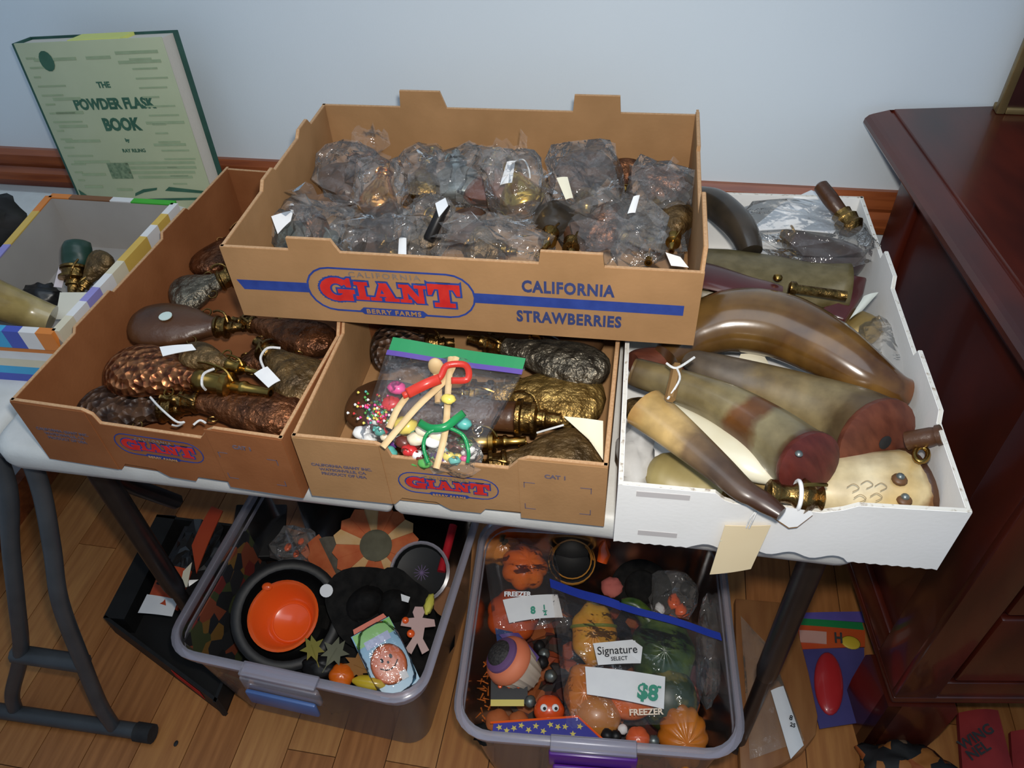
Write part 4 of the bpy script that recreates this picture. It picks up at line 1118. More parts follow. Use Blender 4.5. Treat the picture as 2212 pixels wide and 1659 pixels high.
flask('yellow brown flask end beside the pale card', (1882, 735, .775), (1780, 640, .775), .03, .02, mat('amber_bronze', (.28, .18, .05), (.36, .25, .09), rough=.4, metal=.4, scale=20), M_brassd)
bag('small cloudy plastic bag behind the polished horn', (1915, 765, .785), (.022, .055, .02), Matrix.Rotation(.35, 3, 'Z'), 6, .3, mouth=False)
o = quadpaper('paper_note', None, [(1600, 765, .79), (1650, 768, .79), (1668, 800, .785), (1590, 790, .785)], M_cream, curl=.002); top(o, 'cream paper note under the polished horn', 'paper')
horn('powder_horn', 'reddish brown horn tip poking out by the tray side wall', [(1500, 790, .775, .006), (1440, 778, .78, .016), (1390, 786, .78, .020), (1372, 792, .78, .019)], m=M_plug)
M_cloth = mat('grey_cloth', (.50, .49, .47), (.58, .57, .55), rough=.9, scale=30, bump=.3)
o = blob('cloth_wad', M_cloth, None, r=(.022, .05, .018), amp=.3, seed=3); o.location = W3((1372, 985, .762)); top(o, 'wad of pale grey cloth in the white tray corner', 'cloth')
flask('olive flask under the cream horn beside the tray wall', (1362, 905, .77), (1440, 850, .78), .022, .018, M_olive, M_brassd, ringp=False)
flask('dull brown flask below the small cream horn', (1400, 1050, .76), (1520, 1000, .765), .02, .016, M_leather, M_brassd, ringp=False)

# engraved lines on the scrimshaw
for k, (x0, y0) in enumerate(((1830, 1052), (1860, 1045), (1890, 1050), (1845, 1075), (1880, 1072))):
    string(h_scrim, [(x0, y0, .8175), (x0 + 14, y0 - 7, .8175), (x0 + 26, y0 + 2, .8175), (x0 + 12, y0 + 10, .8175)], .0004, mat('engraving_ink', (.36, .26, .14), (.40, .3, .17), rough=.7), name='engraved_line')
# ------------------------------------------------------------------ upper tray: bagged flasks
G = 'flasks in plastic bags in the upper tray'
GB = 'clear bags around the flasks in the upper tray'
def up_flask(lab, a, b, W, H, m, mf=None, bagl=None, bs=None, seed=0, amp=.4, tagq=None, tagst=None, shape=PEAR, flutes=0, fb=.66, upv=(0, -.6, .8), mt=None, famp=.1, bagm=None, mouth=False):
    A_, B_ = W3(a), W3(b)
    r = flask(lab, A_, B_, W, H, m, mf, fb=fb, shape=shape, flutes=flutes, famp=famp, up=upv, group=G, ringp=False)
    if tagq: price_tag(r, tagq, tagst, mt)
    if bagl:
        Ln = (B_ - A_).length
        R = axisM(A_, B_, upv).to_3x3()
        hs = bs or (Ln * .52, W * 1.25, H * 1.5)
        bag(bagl, A_.lerp(B_, .48), hs, R, seed, amp, group=GB, m=bagm, mouth=mouth)
    return r
up_flask('dark copper round flask bagged in the back left of upper tray', (712, 420, .885), (800, 330, .915), .036, .018, M_leather, M_copper, 'clear bag over the dark round flask, glinting at its top', None, 1, shape=ROUND)
up_flask('bright copper teardrop flask standing neck up in upper tray', (808, 468, .905), (838, 352, .945), .026, .018, M_copperb, M_copperb, 'clear bag round the bright copper teardrop flask', None, 2, upv=(0, -.8, .6), fb=.75)
up_flask('brass flask third from left in the back row of upper tray', (905, 435, .885), (935, 320, .92), .03, .016, M_brassd, M_brass, 'hazy bag with a folded top in the back row', None, 3)
up_flask('dull grey tin flask in the middle of the back row', (985, 430, .885), (985, 325, .92), .032, .014, M_tin, M_tin, 'creased bag around the grey tin flask', None, 4, shape=[(0, 0), (.03, .7), (.1, .9), (.3, 1), (.6, 1), (.8, .9), (.95, .5), (1, .4)])
up_flask('reddish leather flask beside the golden one', (1050, 445, .885), (1068, 330, .92), .034, .016, mat('red_leather', (.12, .03, .015), (.17, .05, .02), rough=.35), M_brass, 'tall clear bag with a bright glint at its neck', None, 5)
up_flask('golden brass round flask with a white tag at its neck', (1135, 462, .905), (1098, 335, .945), .030, .020, mat('golden_brass', (.55, .34, .06), (.42, .24, .05), rough=.22, metal=1), M_brassd, 'clear bag over the golden brass flask', None, 6,
         tagq=[(1095, 350, .955), (1113, 348, .955), (1106, 395, .945), (1080, 400, .94)], tagst=[(1105, 352, .956), (1130, 345, .95), (1142, 365, .945), (1145, 385, .94)], upv=(0, -.8, .6))
up_flask('large dark brown flask with arched top in upper tray', (1260, 335, .93), (1268, 470, .90), .038, .02, M_leather, M_brass, 'wide clear bag over the arched brown flask', None, 7, tagq=[(1202, 385, .952), (1226, 383, .952), (1238, 428, .94), (1222, 432, .94)], mt=M_cream)
up_flask('copper brown flask edge against the tray back wall', (1345, 345, .915), (1350, 440, .88), .028, .014, M_copper, M_brass)
up_flask('copper flask with fluted shell body at the back right', (1440, 370, .93), (1410, 475, .90), .034, .02, M_copper, M_brassd, 'clear bag over the fluted copper flask', None, 8, flutes=3, famp=.3, tagq=[(1368, 425, .95), (1382, 422, .95), (1372, 460, .94), (1355, 462, .94)])
up_flask('dark round flask pressed in the back right corner', (1472, 385, .91), (1455, 460, .89), .026, .016, M_darkhorn, M_brassd, shape=ROUND)
up_flask('dark green tin flask with a white tag at the front left', (600, 530, .885), (690, 470, .90), .032, .018, mat('green_tin', (.06, .085, .075), (.10, .13, .115), rough=.35, metal=.6), M_copper, 'loose clear bag over the front left flask', None, 9, tagq=[(586, 468, .935), (634, 455, .935), (628, 478, .93), (600, 506, .925)])
up_flask('copper flask with a grey end cap in the front row', (665, 500, .885), (735, 520, .89), .026, .016, M_copper, M_tin, 'crumpled bag beside the grey end cap', (.05, .04, .03), 10)
up_flask('brown leather flask in the front row with a slim white tag', (790, 490, .885), (860, 560, .885), .034, .018, M_leather, M_brassd, 'wide clear bag in the front row with flat folds', (.075, .05, .03), 11, tagq=[(862, 515, .93), (878, 515, .93), (878, 552, .925), (860, 552, .925)])
up_flask('olive flask second of the front row middle', (905, 545, .885), (945, 440, .91), .024, .016, M_olive, M_brass, 'clear bag between the black rod and the teardrop flask', None, 12)
rd = thing('black_rod', 'black rod with a white paper end in the upper tray', 'rod', M=axisM(W3((925, 520, .91)), W3((962, 440, .945))))
Ls = (W3((962, 440, .945)) - W3((925, 520, .91))).length
lathe('shaft', [(.006, 0), (.0075, .003), (.007, Ls), (0, Ls)], M_black, rd, 10, 'X')
attach(quadpaper('paper_end', rd, [(940, 440, .95), (962, 428, .95), (968, 445, .948), (948, 470, .945)], M_paper), rd)
up_flask('brown flask lying in the front row middle', (985, 470, .89), (1040, 565, .885), .036, .018, M_leather, M_brassd)
up_flask('olive brass flask under a shiny crumpled bag', (1010, 535, .885), (1120, 545, .885), .03, .018, M_olive, M_brass, 'shiny crumpled clear bag in the front row middle', (.07, .042, .03), 13)
up_flask('black flask end showing its round brass mouth', (1210, 455, .89), (1172, 545, .90), .030, .022, M_darkhorn, M_brass, tagq=None, shape=ROUND, fb=.55)
up_flask('reddish brown flask right of the black one', (1240, 450, .89), (1232, 560, .885), .026, .016, M_leather, M_brassd)
up_flask('brown copper flask under the whitish crumpled bag', (1270, 480, .885), (1390, 535, .885), .038, .02, M_copper, M_brassd, 'whitish crumpled bag at the right front of upper tray', (.07, .048, .032), 14, amp=.4)
up_flask('bronze flask beneath the right hand bag fold', (1420, 450, .885), (1400, 570, .885), .03, .016, M_bronze, M_brass, 'clear bag sagging over the front right flask', (.055, .045, .03), 15, amp=.4)
up_flask('dark brass flask standing by the right tray wall', (1468, 450, .905), (1450, 545, .91), .022, .018, M_olive, M_brass, tagq=[(1438, 545, .925), (1470, 555, .925), (1488, 578, .915), (1450, 574, .915)])

# loose peaks of film standing up from the bags
bags = [o for o in bpy.data.objects if o.name.startswith('plastic_bag') and o.get('group') == GB]
def flapfor(cx, cy, corners, seed):
    c = W3((cx, cy, .92)); b = min(bags, key=lambda o: (o.location - c).length)
    sheet(b, 'bag_flap', *[W3(q) for q in corners], F_flap, amp=.011, seed=seed, nu=10, nv=8, freq=26, jag=.45)
flapfor(760, 390, [(772, 285, .955), (830, 282, .955), (850, 365, .935), (745, 380, .935)], 3)
flapfor(930, 380, [(895, 320, .95), (1000, 330, .95), (1000, 400, .93), (885, 400, .93)], 4)
flapfor(1110, 400, [(1030, 318, .955), (1140, 300, .96), (1165, 390, .935), (1040, 385, .935)], 5)
flapfor(1260, 400, [(1200, 345, .955), (1300, 325, .96), (1345, 410, .935), (1190, 420, .935)], 6)
flapfor(1430, 420, [(1375, 360, .955), (1468, 345, .96), (1490, 430, .935), (1370, 430, .935)], 7)
flapfor(640, 500, [(640, 405, .95), (755, 420, .955), (760, 470, .94), (620, 470, .94)], 8)
flapfor(820, 520, [(760, 465, .955), (900, 460, .955), (905, 520, .94), (750, 525, .94)], 9)
flapfor(1065, 540, [(960, 465, .955), (1150, 470, .955), (1160, 530, .94), (950, 525, .94)], 10)
flapfor(1330, 510, [(1250, 460, .96), (1425, 470, .955), (1440, 540, .94), (1260, 545, .94)], 11)
# ------------------------------------------------------------------ book leaning on the wall
TL, TR, BL, BR = py(30, 88, .605), py(350, 86, .605), py(190, 425, .572), py(430, 415, .572)
ux = ((TR - TL) + (BR - BL)).normalized()
uz = (TL - BL) + (TR - BR); uz = (uz - ux * uz.dot(ux)).normalized()
uy = uz.cross(ux)
BWd = (TR - TL).length; BHt = .285; BT = .046
cen = (TL + TR) / 2
org = cen - ux * (BWd / 2) - uz * BHt
low = min((org + ux * BWd).z, org.z)
Mb = Matrix(((ux.x, uy.x, uz.x, org.x), (ux.y, uy.y, uz.y, org.y), (ux.z, uy.z, uz.z, org.z), (0, 0, 0, 1)))
M_cover = mat('pale_green_cover', (.42, .46, .29), (.47, .50, .32), rough=.4, scale=9, detail=6, coat=.2)
M_spine = mat('dark_green_cloth', (.012, .06, .045), (.02, .08, .06), rough=.6, scale=40)
M_pages = mat('book_pages', (.60, .54, .46), (.70, .64, .55), rough=.8, scale=220, stretch=(1, 40, 1))
M_gink = mat('dark_green_ink', (.03, .10, .06), (.045, .13, .08), rough=.6, scale=40)
M_gfaint = mat('faint_green_ink', (.29, .36, .21), (.33, .40, .24), rough=.6, scale=60)
bk = thing('hardback_book', 'large hardback book with pale green printed jacket leaning on the wall', 'book', M=Mb)
fc = box('front_cover', -.004, BWd, 0, .003, 0, BHt, M_cover, bk, .001)
box('back_cover', -.004, BWd + .003, BT - .003, BT, 0, BHt, M_spine, bk, .001)
box('spine', -.008, -.004, 0, BT, 0, BHt, M_spine, bk, .001)
box('page_block', -.003, BWd - .006, .0032, BT - .0032, .004, BHt - .004, M_pages, bk)
def bq(u0, u1, v0, v1, m, nm='print_block'):
    return decal(nm, [rc(u0 * BWd, u1 * BWd, v0 * BHt, v1 * BHt)], Matrix.Translation((0, -.0003, 0)) @ FRONT, m, fc)
def bt(s, u, v, size, bold=.0004, sx=1.0):
    return text('lettering', s, size, M_gink, fc, Matrix.Translation((u * BWd, -.0003, v * BHt)) @ FRONT, bold=bold, align='CENTER', sx=sx)
bt('THE', .50, .745, .013, .0005)
bt('POWDER FLASK', .52, .625, .024, .0011, .86)
bt('BOOK', .52, .50, .028, .0014, .85)
bt('by', .52, .43, .008); bt('RAY RILING', .54, .365, .0085, .0002)
for u0, u1, v in ((.08, .38, .90), (.45, .62, .90), (.66, .95, .92), (.66, .95, .87), (.10, .3, .68), (.08, .28, .60), (.7, .97, .53), (.7, .93, .40), (.06, .27, .52), (.06, .32, .43), (.06, .33, .30), (.08, .26, .22),
                  (.44, .95, .29), (.46, .95, .26), (.44, .93, .23), (.5, .9, .20), (.06, .2, .14), (.3, .42, .12)):
    bq(u0, u1, v, v + .016, M_gfaint)
rb = random.Random(4)
for k in range(30):
    side = k % 2; v_ = .16 + .78 * (k / 30)
    if side: bq(.03, .06 + .2 * rb.random(), v_, v_ + .009, M_gfaint)
    else: bq(.74, .80 + .18 * rb.random(), v_, v_ + .009, M_gfaint)
decal('print_seal', [[(.17 * BWd + .013 * math.cos(2 * PI * k / 14), .90 * BHt + .016 * math.sin(2 * PI * k / 14)) for k in range(14)]], Matrix.Translation((0, -.0005, 0)) @ FRONT, M_gink, fc)
bq(.30, .46, .20, .30, mat('print_picture', (.10, .16, .09), (.22, .29, .17), rough=.6, scale=160), 'print_picture')
for (pts) in ([(.42, .085), (.5, .11), (.60, .125), (.61, .14), (.50, .13), (.43, .105)], [(.66, .12), (.98, .10), (.98, .115), (.7, .145)], [(.12, .03), (.3, .05), (.3, .065), (.14, .05)], [(.45, .045), (.62, .055), (.9, .06), (.9, .075), (.6, .07), (.45, .065)], [(0, .13), (.05, .09), (.07, .02), (0, .0)]):
    decal('print_ornament', [[(a * BWd, b * BHt) for a, b in pts]], Matrix.Translation((0, -.0003, 0)) @ FRONT, M_gink, fc)
box('sticky_note', .36 * BWd, .72 * BWd, .002, .042, BHt - .0045, BHt + .001, mat('yellow_note', (.66, .68, .16), (.7, .72, .2), rough=.6), bk)

# ------------------------------------------------------------------ colourful carton on the second table
zr = .83
FRc, BRc, BLc, FLc = pz(118, 716, zr), pz(376, 440, zr), pz(108, 424, zr), pz(-130, 700, zr)
cb = thing('printed_carton', 'open carton with multicoloured printed edges and grey inside', 'carton', loc=(FRc.x - .08, FRc.y + .1, T))
M_cin = mat('grey_board', (.34, .31, .28), (.38, .35, .32), rough=.8, scale=10)
cnr = [FLc, FRc, BRc, BLc]
cc = sum(cnr, Vector()) / 4
names = ['front_panel', 'side_panel', 'back_panel', 'side_panel']
palette = {'orange': (.65, .20, .03), 'white': (.7, .68, .66), 'sky': (.05, .35, .6), 'blue': (.06, .09, .42), 'yellow': (.62, .40, .08), 'lilac': (.28, .25, .55), 'green': (.05, .38, .03), 'brown': (.20, .08, .03), 'lime': (.45, .5, .06), 'cream': (.65, .58, .42)}
def pm(c): return mat('print_' + c + '_patch', palette[c], tuple(min(1, k * 1.1) for k in palette[c]), rough=.5, scale=20)
seqs = [['orange', 'white', 'orange', 'sky', 'blue', 'white', 'orange'], ['cream', 'white', 'lilac', 'white', 'cream', 'yellow', 'yellow', 'white', 'yellow', 'white'], ['green', 'green', 'white', 'brown', 'brown', 'orange'], ['orange', 'yellow', 'yellow', 'lilac', 'sky', 'lime', 'lime']]
for i in range(4):
    a, b = cnr[i], cnr[(i + 1) % 4]
    inn = (cc - (a + b) / 2); inn.z = 0; d = (b - a).normalized(); inn = (inn - d * inn.dot(d)).normalized()
    v = []
    for p in (a, b):
        v += [Vector((p.x, p.y, T + .001)), Vector((p.x, p.y, T + .001)) + inn * .004, p + inn * .004, p.copy()]
    f = [(0, 1, 2, 3), (7, 6, 5, 4), (0, 4, 5, 1), (1, 5, 6, 2), (2, 6, 7, 3), (3, 7, 4, 0)]
    pnl = attach(fixn(mk(names[i], v, f, M_cin)), cb)
    sq = seqs[i]; N = len(sq)
    for k, c in enumerate(sq):
        p0, p1 = a.lerp(b, k / N), a.lerp(b, (k + 1) / N)
        out = -inn * .007; up = Vector((0, 0, .0012)); hh = Vector((0, 0, -.03 if i else -.028))
        v = [p0 + inn * .0045 + up, p1 + inn * .0045 + up, p1 + out + up, p0 + out + up, p0 + inn * .0045, p1 + inn * .0045, p1 + out * .9 + hh, p0 + out * .9 + hh]
        attach(fixn(mk('printed_edge', v, [(0, 1, 2, 3), (7, 6, 5, 4), (0, 4, 5, 1), (1, 5, 6, 2), (2, 6, 7, 3), (3, 7, 4, 0)], pm(c))), pnl)
    if i == 0:
        for k, c in enumerate(('orange', 'white', 'cream', 'sky', 'blue')):
            z0 = T + .07 - k * .014; 
            v = [Vector((a.x, a.y, z0)) - inn * .001, Vector((b.x, b.y, z0)) - inn * .001, Vector((b.x, b.y, z0 - .014)) - inn * .001, Vector((a.x, a.y, z0 - .014)) - inn * .001]
            v = v + [p - inn * .0008 for p in v]
            attach(fixn(mk('printed_band', v, [(0, 1, 2, 3), (7, 6, 5, 4), (0, 4, 5, 1), (1, 5, 6, 2), (2, 6, 7, 3), (3, 7, 4, 0)], pm(c))), pnl)
v = [Vector((p.x, p.y, T + .001)) for p in cnr]; v = v + [p + Vector((0, 0, .003)) for p in v]
attach(fixn(mk('bottom_panel', v, [(3, 2, 1, 0), (4, 5, 6, 7), (0, 1, 5, 4), (1, 2, 6, 5), (2, 3, 7, 6), (3, 0, 4, 7)], M_cin)), cb)
horn('powder_horn', 'pale cream horn lying in the printed carton', [(112, 690, .79, .020), (60, 672, .806, .023), (0, 650, .832, .026), (-70, 622, .862, .029)], m=gradmat('pale_horn_shades', [(0, (.42, .34, .17)), (.4, (.36, .28, .11)), (1, (.30, .21, .07))], .25, .5))
r = flask('flask with a dark green rounded end standing in the printed carton', (168, 520, .822), (158, 640, .775), .021, .019, mat('dark_green_glaze', (.010, .035, .022), (.02, .055, .035), rough=.35), M_brassd, fb=.5, shape=[(0, 0), (.02, .6), (.1, .9), (.3, 1), (.7, 1), (1, .85)], ringp=False)
flask('brass disc flask leaning in the printed carton corner', (232, 545, .815), (165, 640, .78), .024, .014, M_olive, M_brassd, ringp=False)
o = quadpaper('price_tag', None, [(128, 575, .80), (146, 574, .80), (134, 622, .785), (116, 620, .785)], mat('pinkish_tag', (.62, .54, .55), (.66, .58, .59), rough=.8)); top(o, 'small pinkish tag in the printed carton', 'tag')
o = quadpaper('paper_note', None, [(130, 632, .79), (190, 632, .79), (175, 690, .775), (120, 690, .775)], mat('ivory_paper', (.66, .63, .52), (.72, .69, .58), rough=.8)); top(o, 'ivory paper slip in the printed carton front', 'paper')
o = blob('shadow_blob', M_black, None, r=(.03, .022, .018), amp=.3, seed=2); o.location = W3((90, 640, .765)); top(o, 'black blob standing in for the shadow beside the cream horn in the carton', 'pouch')  # black blob added in place of the dark shadow beside the horn
o = blob('black_bag', mat('black_cloth', (.01, .009, .009), (.02, .018, .017), rough=.7, scale=30, bump=.2), None, r=(.06, .05, .045), amp=.35, seed=5); o.location = W3((-30, 480, .785)); top(o, 'black cloth bag at the far left behind the printed carton', 'bag')

# ------------------------------------------------------------------ clear plastic bins on the floor
def rrect(x0, x1, y0, y1, r, n=6): return rounded(x0, x1, y0, y1, (r, r, r, r), n)
def loft(name, rings, m, parent, cap0=True, cap1=False, closed=False, smooth=True):
    n = len(rings[0]); v = [p for r_ in rings for p in r_]; f = []
    for i in range(len(rings) - 1):
        for k in range(n): f.append((i * n + k, i * n + (k + 1) % n, (i + 1) * n + (k + 1) % n, (i + 1) * n + k))
    if cap0: f.append(tuple(range(n - 1, -1, -1)))
    if cap1: f.append(tuple((len(rings) - 1) * n + k for k in range(n)))
    if closed:
        i = len(rings) - 1
        for k in range(n): f.append((i * n + k, i * n + (k + 1) % n, (k + 1) % n, k))
    o = fixn(mk(name, v, f, m, parent, smooth))
    try: o.data.set_sharp_from_angle(angle=math.radians(50))
    except Exception: pass
    return o
BZ = .28
def plasticbin(label, FL, FR, depth, latchcol, u0, u1, latchclear):
    a, b = pz(*FL, BZ), pz(*FR, BZ)
    d = b - a; ang = math.atan2(d.y, d.x); Wd = d.length
    t = thing('storage_bin', label, 'bin', (a.x, a.y, 0), ang)
    tp = .03
    def R_(ins, z, r): return [(x, y, z) for x, y in rrect(ins, Wd - ins, ins, depth - ins, r)]
    loft('bin_wall', [R_(.008 + tp, .003, .04), R_(.008 + tp * .6, .10, .045), R_(.008 + tp * .2, .22, .05), R_(.008, BZ - .004, .05)], F_bin, t, cap0=True)
    loft('bin_lip', [R_(.010, BZ - .016, .048), R_(.0, BZ - .014, .056), R_(-.002, BZ - .004, .057), R_(.003, BZ, .054), R_(.011, BZ, .048), R_(.012, BZ - .004, .047)], F_lip, t, cap0=False, closed=True)
    loft('bin_ridge', [R_(.012, BZ - .034, .046), R_(.006, BZ - .033, .05), R_(.006, BZ - .028, .05), R_(.012, BZ - .027, .046)], F_lip, t, cap0=False, closed=True)
    la = box('latch', u0 * Wd, u1 * Wd, -.014, -.003, BZ - .05, BZ - .006, latchclear, t, .004)
    box('latch_lip', u0 * Wd + .002, u1 * Wd - .002, -.012, .012, BZ - .002, BZ + .006, F_lip, la, .002)
    box('latch_strip', u0 * Wd + .006, u1 * Wd - .006, -.022, -.0142, BZ - .075, BZ - .035, latchcol, la, .004)
    return t
M_lblue = mat('latch_blue', (.06, .12, .30), (.08, .15, .35), rough=.35)
M_lpurp = mat('latch_purple', (.09, .015, .22), (.12, .02, .28), rough=.3)
plasticbin('clear plastic bin with a blue latch full of black and orange party things', (342, 1405), (906, 1528), .40, M_lblue, .33, .63, F_lip)
plasticbin('clear plastic bin with a purple latch holding bagged pumpkins and gourds', (972, 1588), (1616, 1640), .40, M_lpurp, .34, .64, M_lpurp)

def camM(c, tilt=(0, 0)):
    """frame at world c whose Z axis looks at the camera, leaned by tilt (right, up)"""
    c = c if isinstance(c, Vector) else W3(c)
    z = (CAM - c).normalized(); z = (z + _r * tilt[0] + _u * tilt[1]).normalized()
    x = _r - z * _r.dot(z); x.normalize(); y = z.cross(x)
    return Matrix(((x.x, y.x, z.x, c.x), (x.y, y.y, z.y, c.y), (x.z, y.z, z.z, c.z), (0, 0, 0, 1)))
M_orange = mat('orange_plastic', (.85, .10, .012), (.90, .13, .015), rough=.22, scale=5, coat=.4)
M_blkp = mat('black_plastic', (.008, .008, .009), (.013, .013, .013), rough=.45, scale=20, spec=.3)
M_felt = mat('black_felt', (.009, .009, .009), (.018, .017, .016), rough=.95, scale=60, bump=.3, spec=.1)
# black lining cloth at the bottom of the first bin
o = blob('black_cape', M_felt, None, r=(.17, .15, .06), amp=.35, freq=3, seed=4, seg=30, rings=16); o.location = (-.22, .15, .085); top(o, 'black cloth cape filling the bottom of the blue latch bin', 'cloth')
ck = thing('toy_cauldron', 'round black plastic cauldron with a thick rim in the bin', 'cauldron', M=camM((622, 1328, .195), (-.05, .1)))
lathe('bowl', [(.05, -.07), (.075, -.05), (.088, -.02), (.091, 0), (.096, .004), (.097, .012), (.09, .016), (.079, .012), (.076, 0), (.074, -.03), (.055, -.055), (0, -.06)], M_blkp, ck, 36)
o = lathe('sticker', [(.0115, 0), (.0115, .001), (0, .0012)], M_paper, None, 16, loc=None); o.matrix_world = camM((705, 1276, .235)); attach(o, ck) if False else None
o.data.transform(camM((705, 1276, .238))); o.matrix_world = Matrix.Identity(4); attach(o, ck)
ob = thing('orange_bowl', 'bright orange plastic bucket lying inside the black cauldron', 'bucket', M=camM((612, 1330, .225), (-.28, .22)))
lathe('bucket', [(0, -.062), (.036, -.062), (.040, -.058), (.056, -.004), (.061, -.003), (.062, .003), (.058, .005), (.053, .0), (.038, -.054), (.034, -.057), (0, -.057)], M_orange, ob, 40)
for s in (1,):
    blob('handle_lug', M_orange, ob, c=(-.035, .050, .002), r=(.010, .008, .006), seg=12, rings=8)
tube('base_ring', [(.034 * math.cos(t), .034 * math.sin(t), -.055) for t in [2 * PI * k / 28 for k in range(28)]], .0015, M_orange, ob, 6, closed=True)
ht = thing('witch_hat', 'black felt hat slumped right of the cauldron', 'hat', M=camM((790, 1305, .20), (.1, .2)))
lathe('brim', [(0, 0), (.07, .0), (.072, .003), (.03, .006)], M_felt, ht, 28, fn=lambda a, h: 1 + .08 * math.sin(3 * a))
lathe('crown', [(.034, .004), (.03, .02), (.02, .045), (.008, .062), (0, .066)], M_felt, ht, 20, fn=lambda a, h: 1 + .12 * math.sin(2 * a + h * 30))
h2 = thing('witch_hat', 'second black felt hat with a white label near the bin wall', 'hat', M=camM((850, 1310, .20), (.0, .15)))
lathe('brim', [(0, 0), (.062, 0), (.064, .003), (.03, .006)], M_felt, h2, 28, fn=lambda a, h: 1 + .1 * math.sin(4 * a + 1))
lathe('crown', [(.03, .004), (.026, .02), (.014, .04), (0, .05)], M_felt, h2, 20)
attach(quadpaper('label', h2, [(866, 1283, .245), (886, 1290, .245), (882, 1302, .243), (868, 1298, .243)], M_paper), h2)
# pumpkin print collar
pc = thing('fabric_collar', 'scalloped orange and cream fabric collar with a grey centre', 'collar', M=camM((812, 1180, .22), (0, .25)))
M_fo = mat('rust_fabric', (.48, .10, .03), (.56, .15, .05), rough=.9, scale=40, bump=.2)
M_fc = mat('cream_fabric', (.62, .36, .14), (.66, .42, .2), rough=.9, scale=40, bump=.2)
NP = 16
for k in range(NP):
    a0, a1 = 2 * PI * k / NP, 2 * PI * (k + 1) / NP; am = (a0 + a1) / 2; ro = .073
    wdg = .35 if k % 3 == 1 else 0
    pts = [(.028 * math.cos(a0), .028 * math.sin(a0)), (ro * math.cos(a0), ro * math.sin(a0)), ((ro + .008) * math.cos(am), (ro + .008) * math.sin(am)), (ro * math.cos(a1), ro * math.sin(a1)), (.028 * math.cos(a1), .028 * math.sin(a1))]
    slab('petal', pts, .006, M_fc if k % 3 == 1 else M_fo, pc, z=-.002 + .003 * (k % 2))
lathe('centre', [(0, .0), (.030, .0), (.030, .008), (.022, .012), (0, .012)], mat('grey_green_felt', (.10, .09, .055), (.13, .12, .075), rough=.9, scale=40), pc, 24)
o = quadpaper('orange_cloth', None, [(650, 1195, .20), (690, 1155, .21), (765, 1262, .19), (740, 1285, .185)], M_fo, th=.003, curl=.006); top(o, 'folded rust orange cloth beside the fabric collar', 'cloth')
o = quadpaper('grey_band', None, [(690, 1165, .215), (722, 1160, .218), (762, 1262, .20), (740, 1268, .195)], mat('grey_braid', (.10, .085, .06), (.14, .12, .09), rough=.9, scale=60), th=.003, curl=.005); top(o, 'grey braided band between orange cloth and collar', 'band')
# clamshell with web
cs = thing('clear_tub', 'round clear tub with a dark cobweb pattern against the bin wall', 'tub', M=camM((912, 1238, .195), (-.2, .1)))
lathe('tub', [(0, 0), (.046, 0), (.05, .01), (.053, .022), (.05, .022), (.046, .012), (0, .004)], M_blkp, cs, 28)
lathe('tub_rim', [(.05, .020), (.056, .021), (.056, .025), (.05, .026)], F_lip, cs, 28, cap=False)
for k in range(6):
    a = PI * k / 6; tube('web_thread', [(-.044 * math.cos(a), -.044 * math.sin(a), .006), (.044 * math.cos(a), .044 * math.sin(a), .006)], .0007, mat('lilac_thread', (.18, .12, .25), (.22, .16, .3), rough=.6), cs, 5)
# gingerbread figure
def fig(name, lab, cat, c, poly, th, m, tilt=(0, 0), sc=1.0):
    t = thing(name, lab, cat, M=camM(c, tilt)); slab('body', [(x * sc, y * sc) for x, y in poly], th, m, t); return t
gm = fig('cookie_figure', 'pale pink cookie shaped figure with an orange button', 'figure', (902, 1362, .215), [(-.006, .034), (.006, .034), (.009, .026), (.006, .018), (.024, .016), (.026, .006), (.010, .004), (.008, -.012), (.018, -.028), (.008, -.034), (0, -.018), (-.008, -.034), (-.018, -.028), (-.008, -.012), (-.010, .004), (-.026, .006), (-.024, .016), (-.006, .018), (-.009, .026)], .006, mat('pale_pink_foam', (.55, .36, .33), (.6, .42, .38), rough=.8), (.1, .1), 1.15)
blob('button', M_orange, gm, c=(-.012, -.006, .008), r=(.007, .007, .003), seg=12, rings=6)
blob('button', M_orange, gm, c=(-.022, .016, .006), r=(.006, .006, .003), seg=12, rings=6)
o = tube('red_candle', [(0, 0, 0), (.002, .05, .01), (.004, .09, .02)], .008, mat('red_wax', (.42, .01, .02), (.5, .02, .03), rough=.3), None, 10); o.location = W3((953, 1235, .21)); top(o, 'red wax stick along the right wall of the blue latch bin', 'candle')
o = blob('yellow_duck_toy', mat('yellow_foam', (.65, .6, .08), (.7, .65, .12), rough=.7), None, r=(.008, .02, .008), amp=.3, seed=1); o.location = W3((927, 1305, .22)); top(o, 'small yellow foam toy at the bin wall', 'toy')
# carded pumpkin
pk = thing('balloon_pack', 'plastic pack with a printed smiling pumpkin, green and blue', 'packet', M=camM((832, 1418, .225), (0, .1)) @ Matrix.Rotation(math.radians(30), 4, 'Z'))
slab('card', [(-.034, -.062), (.034, -.062), (.036, .0), (.034, .055), (-.036, .055), (-.036, 0)], .002, mat('pack_blue', (.05, .28, .48), (.08, .33, .52), rough=.3), pk)
slab('print_panel', [(-.034, .030), (.034, .030), (.034, .054), (-.034, .054)], .0006, mat('pack_green', (.12, .42, .03), (.16, .5, .05), rough=.3), pk, z=.0022)
slab('print_panel', [(-.03, .056), (.03, .056), (.028, .064), (-.028, .064)], .002, mat('pack_red', (.6, .08, .02), (.65, .1, .03), rough=.4), pk)
slab('print_panel', [(-.022, .022), (.022, .022), (.022, .036), (-.022, .036)], .0006, mat('pack_lilac', (.3, .35, .6), (.35, .4, .65), rough=.3), pk, z=.0029)
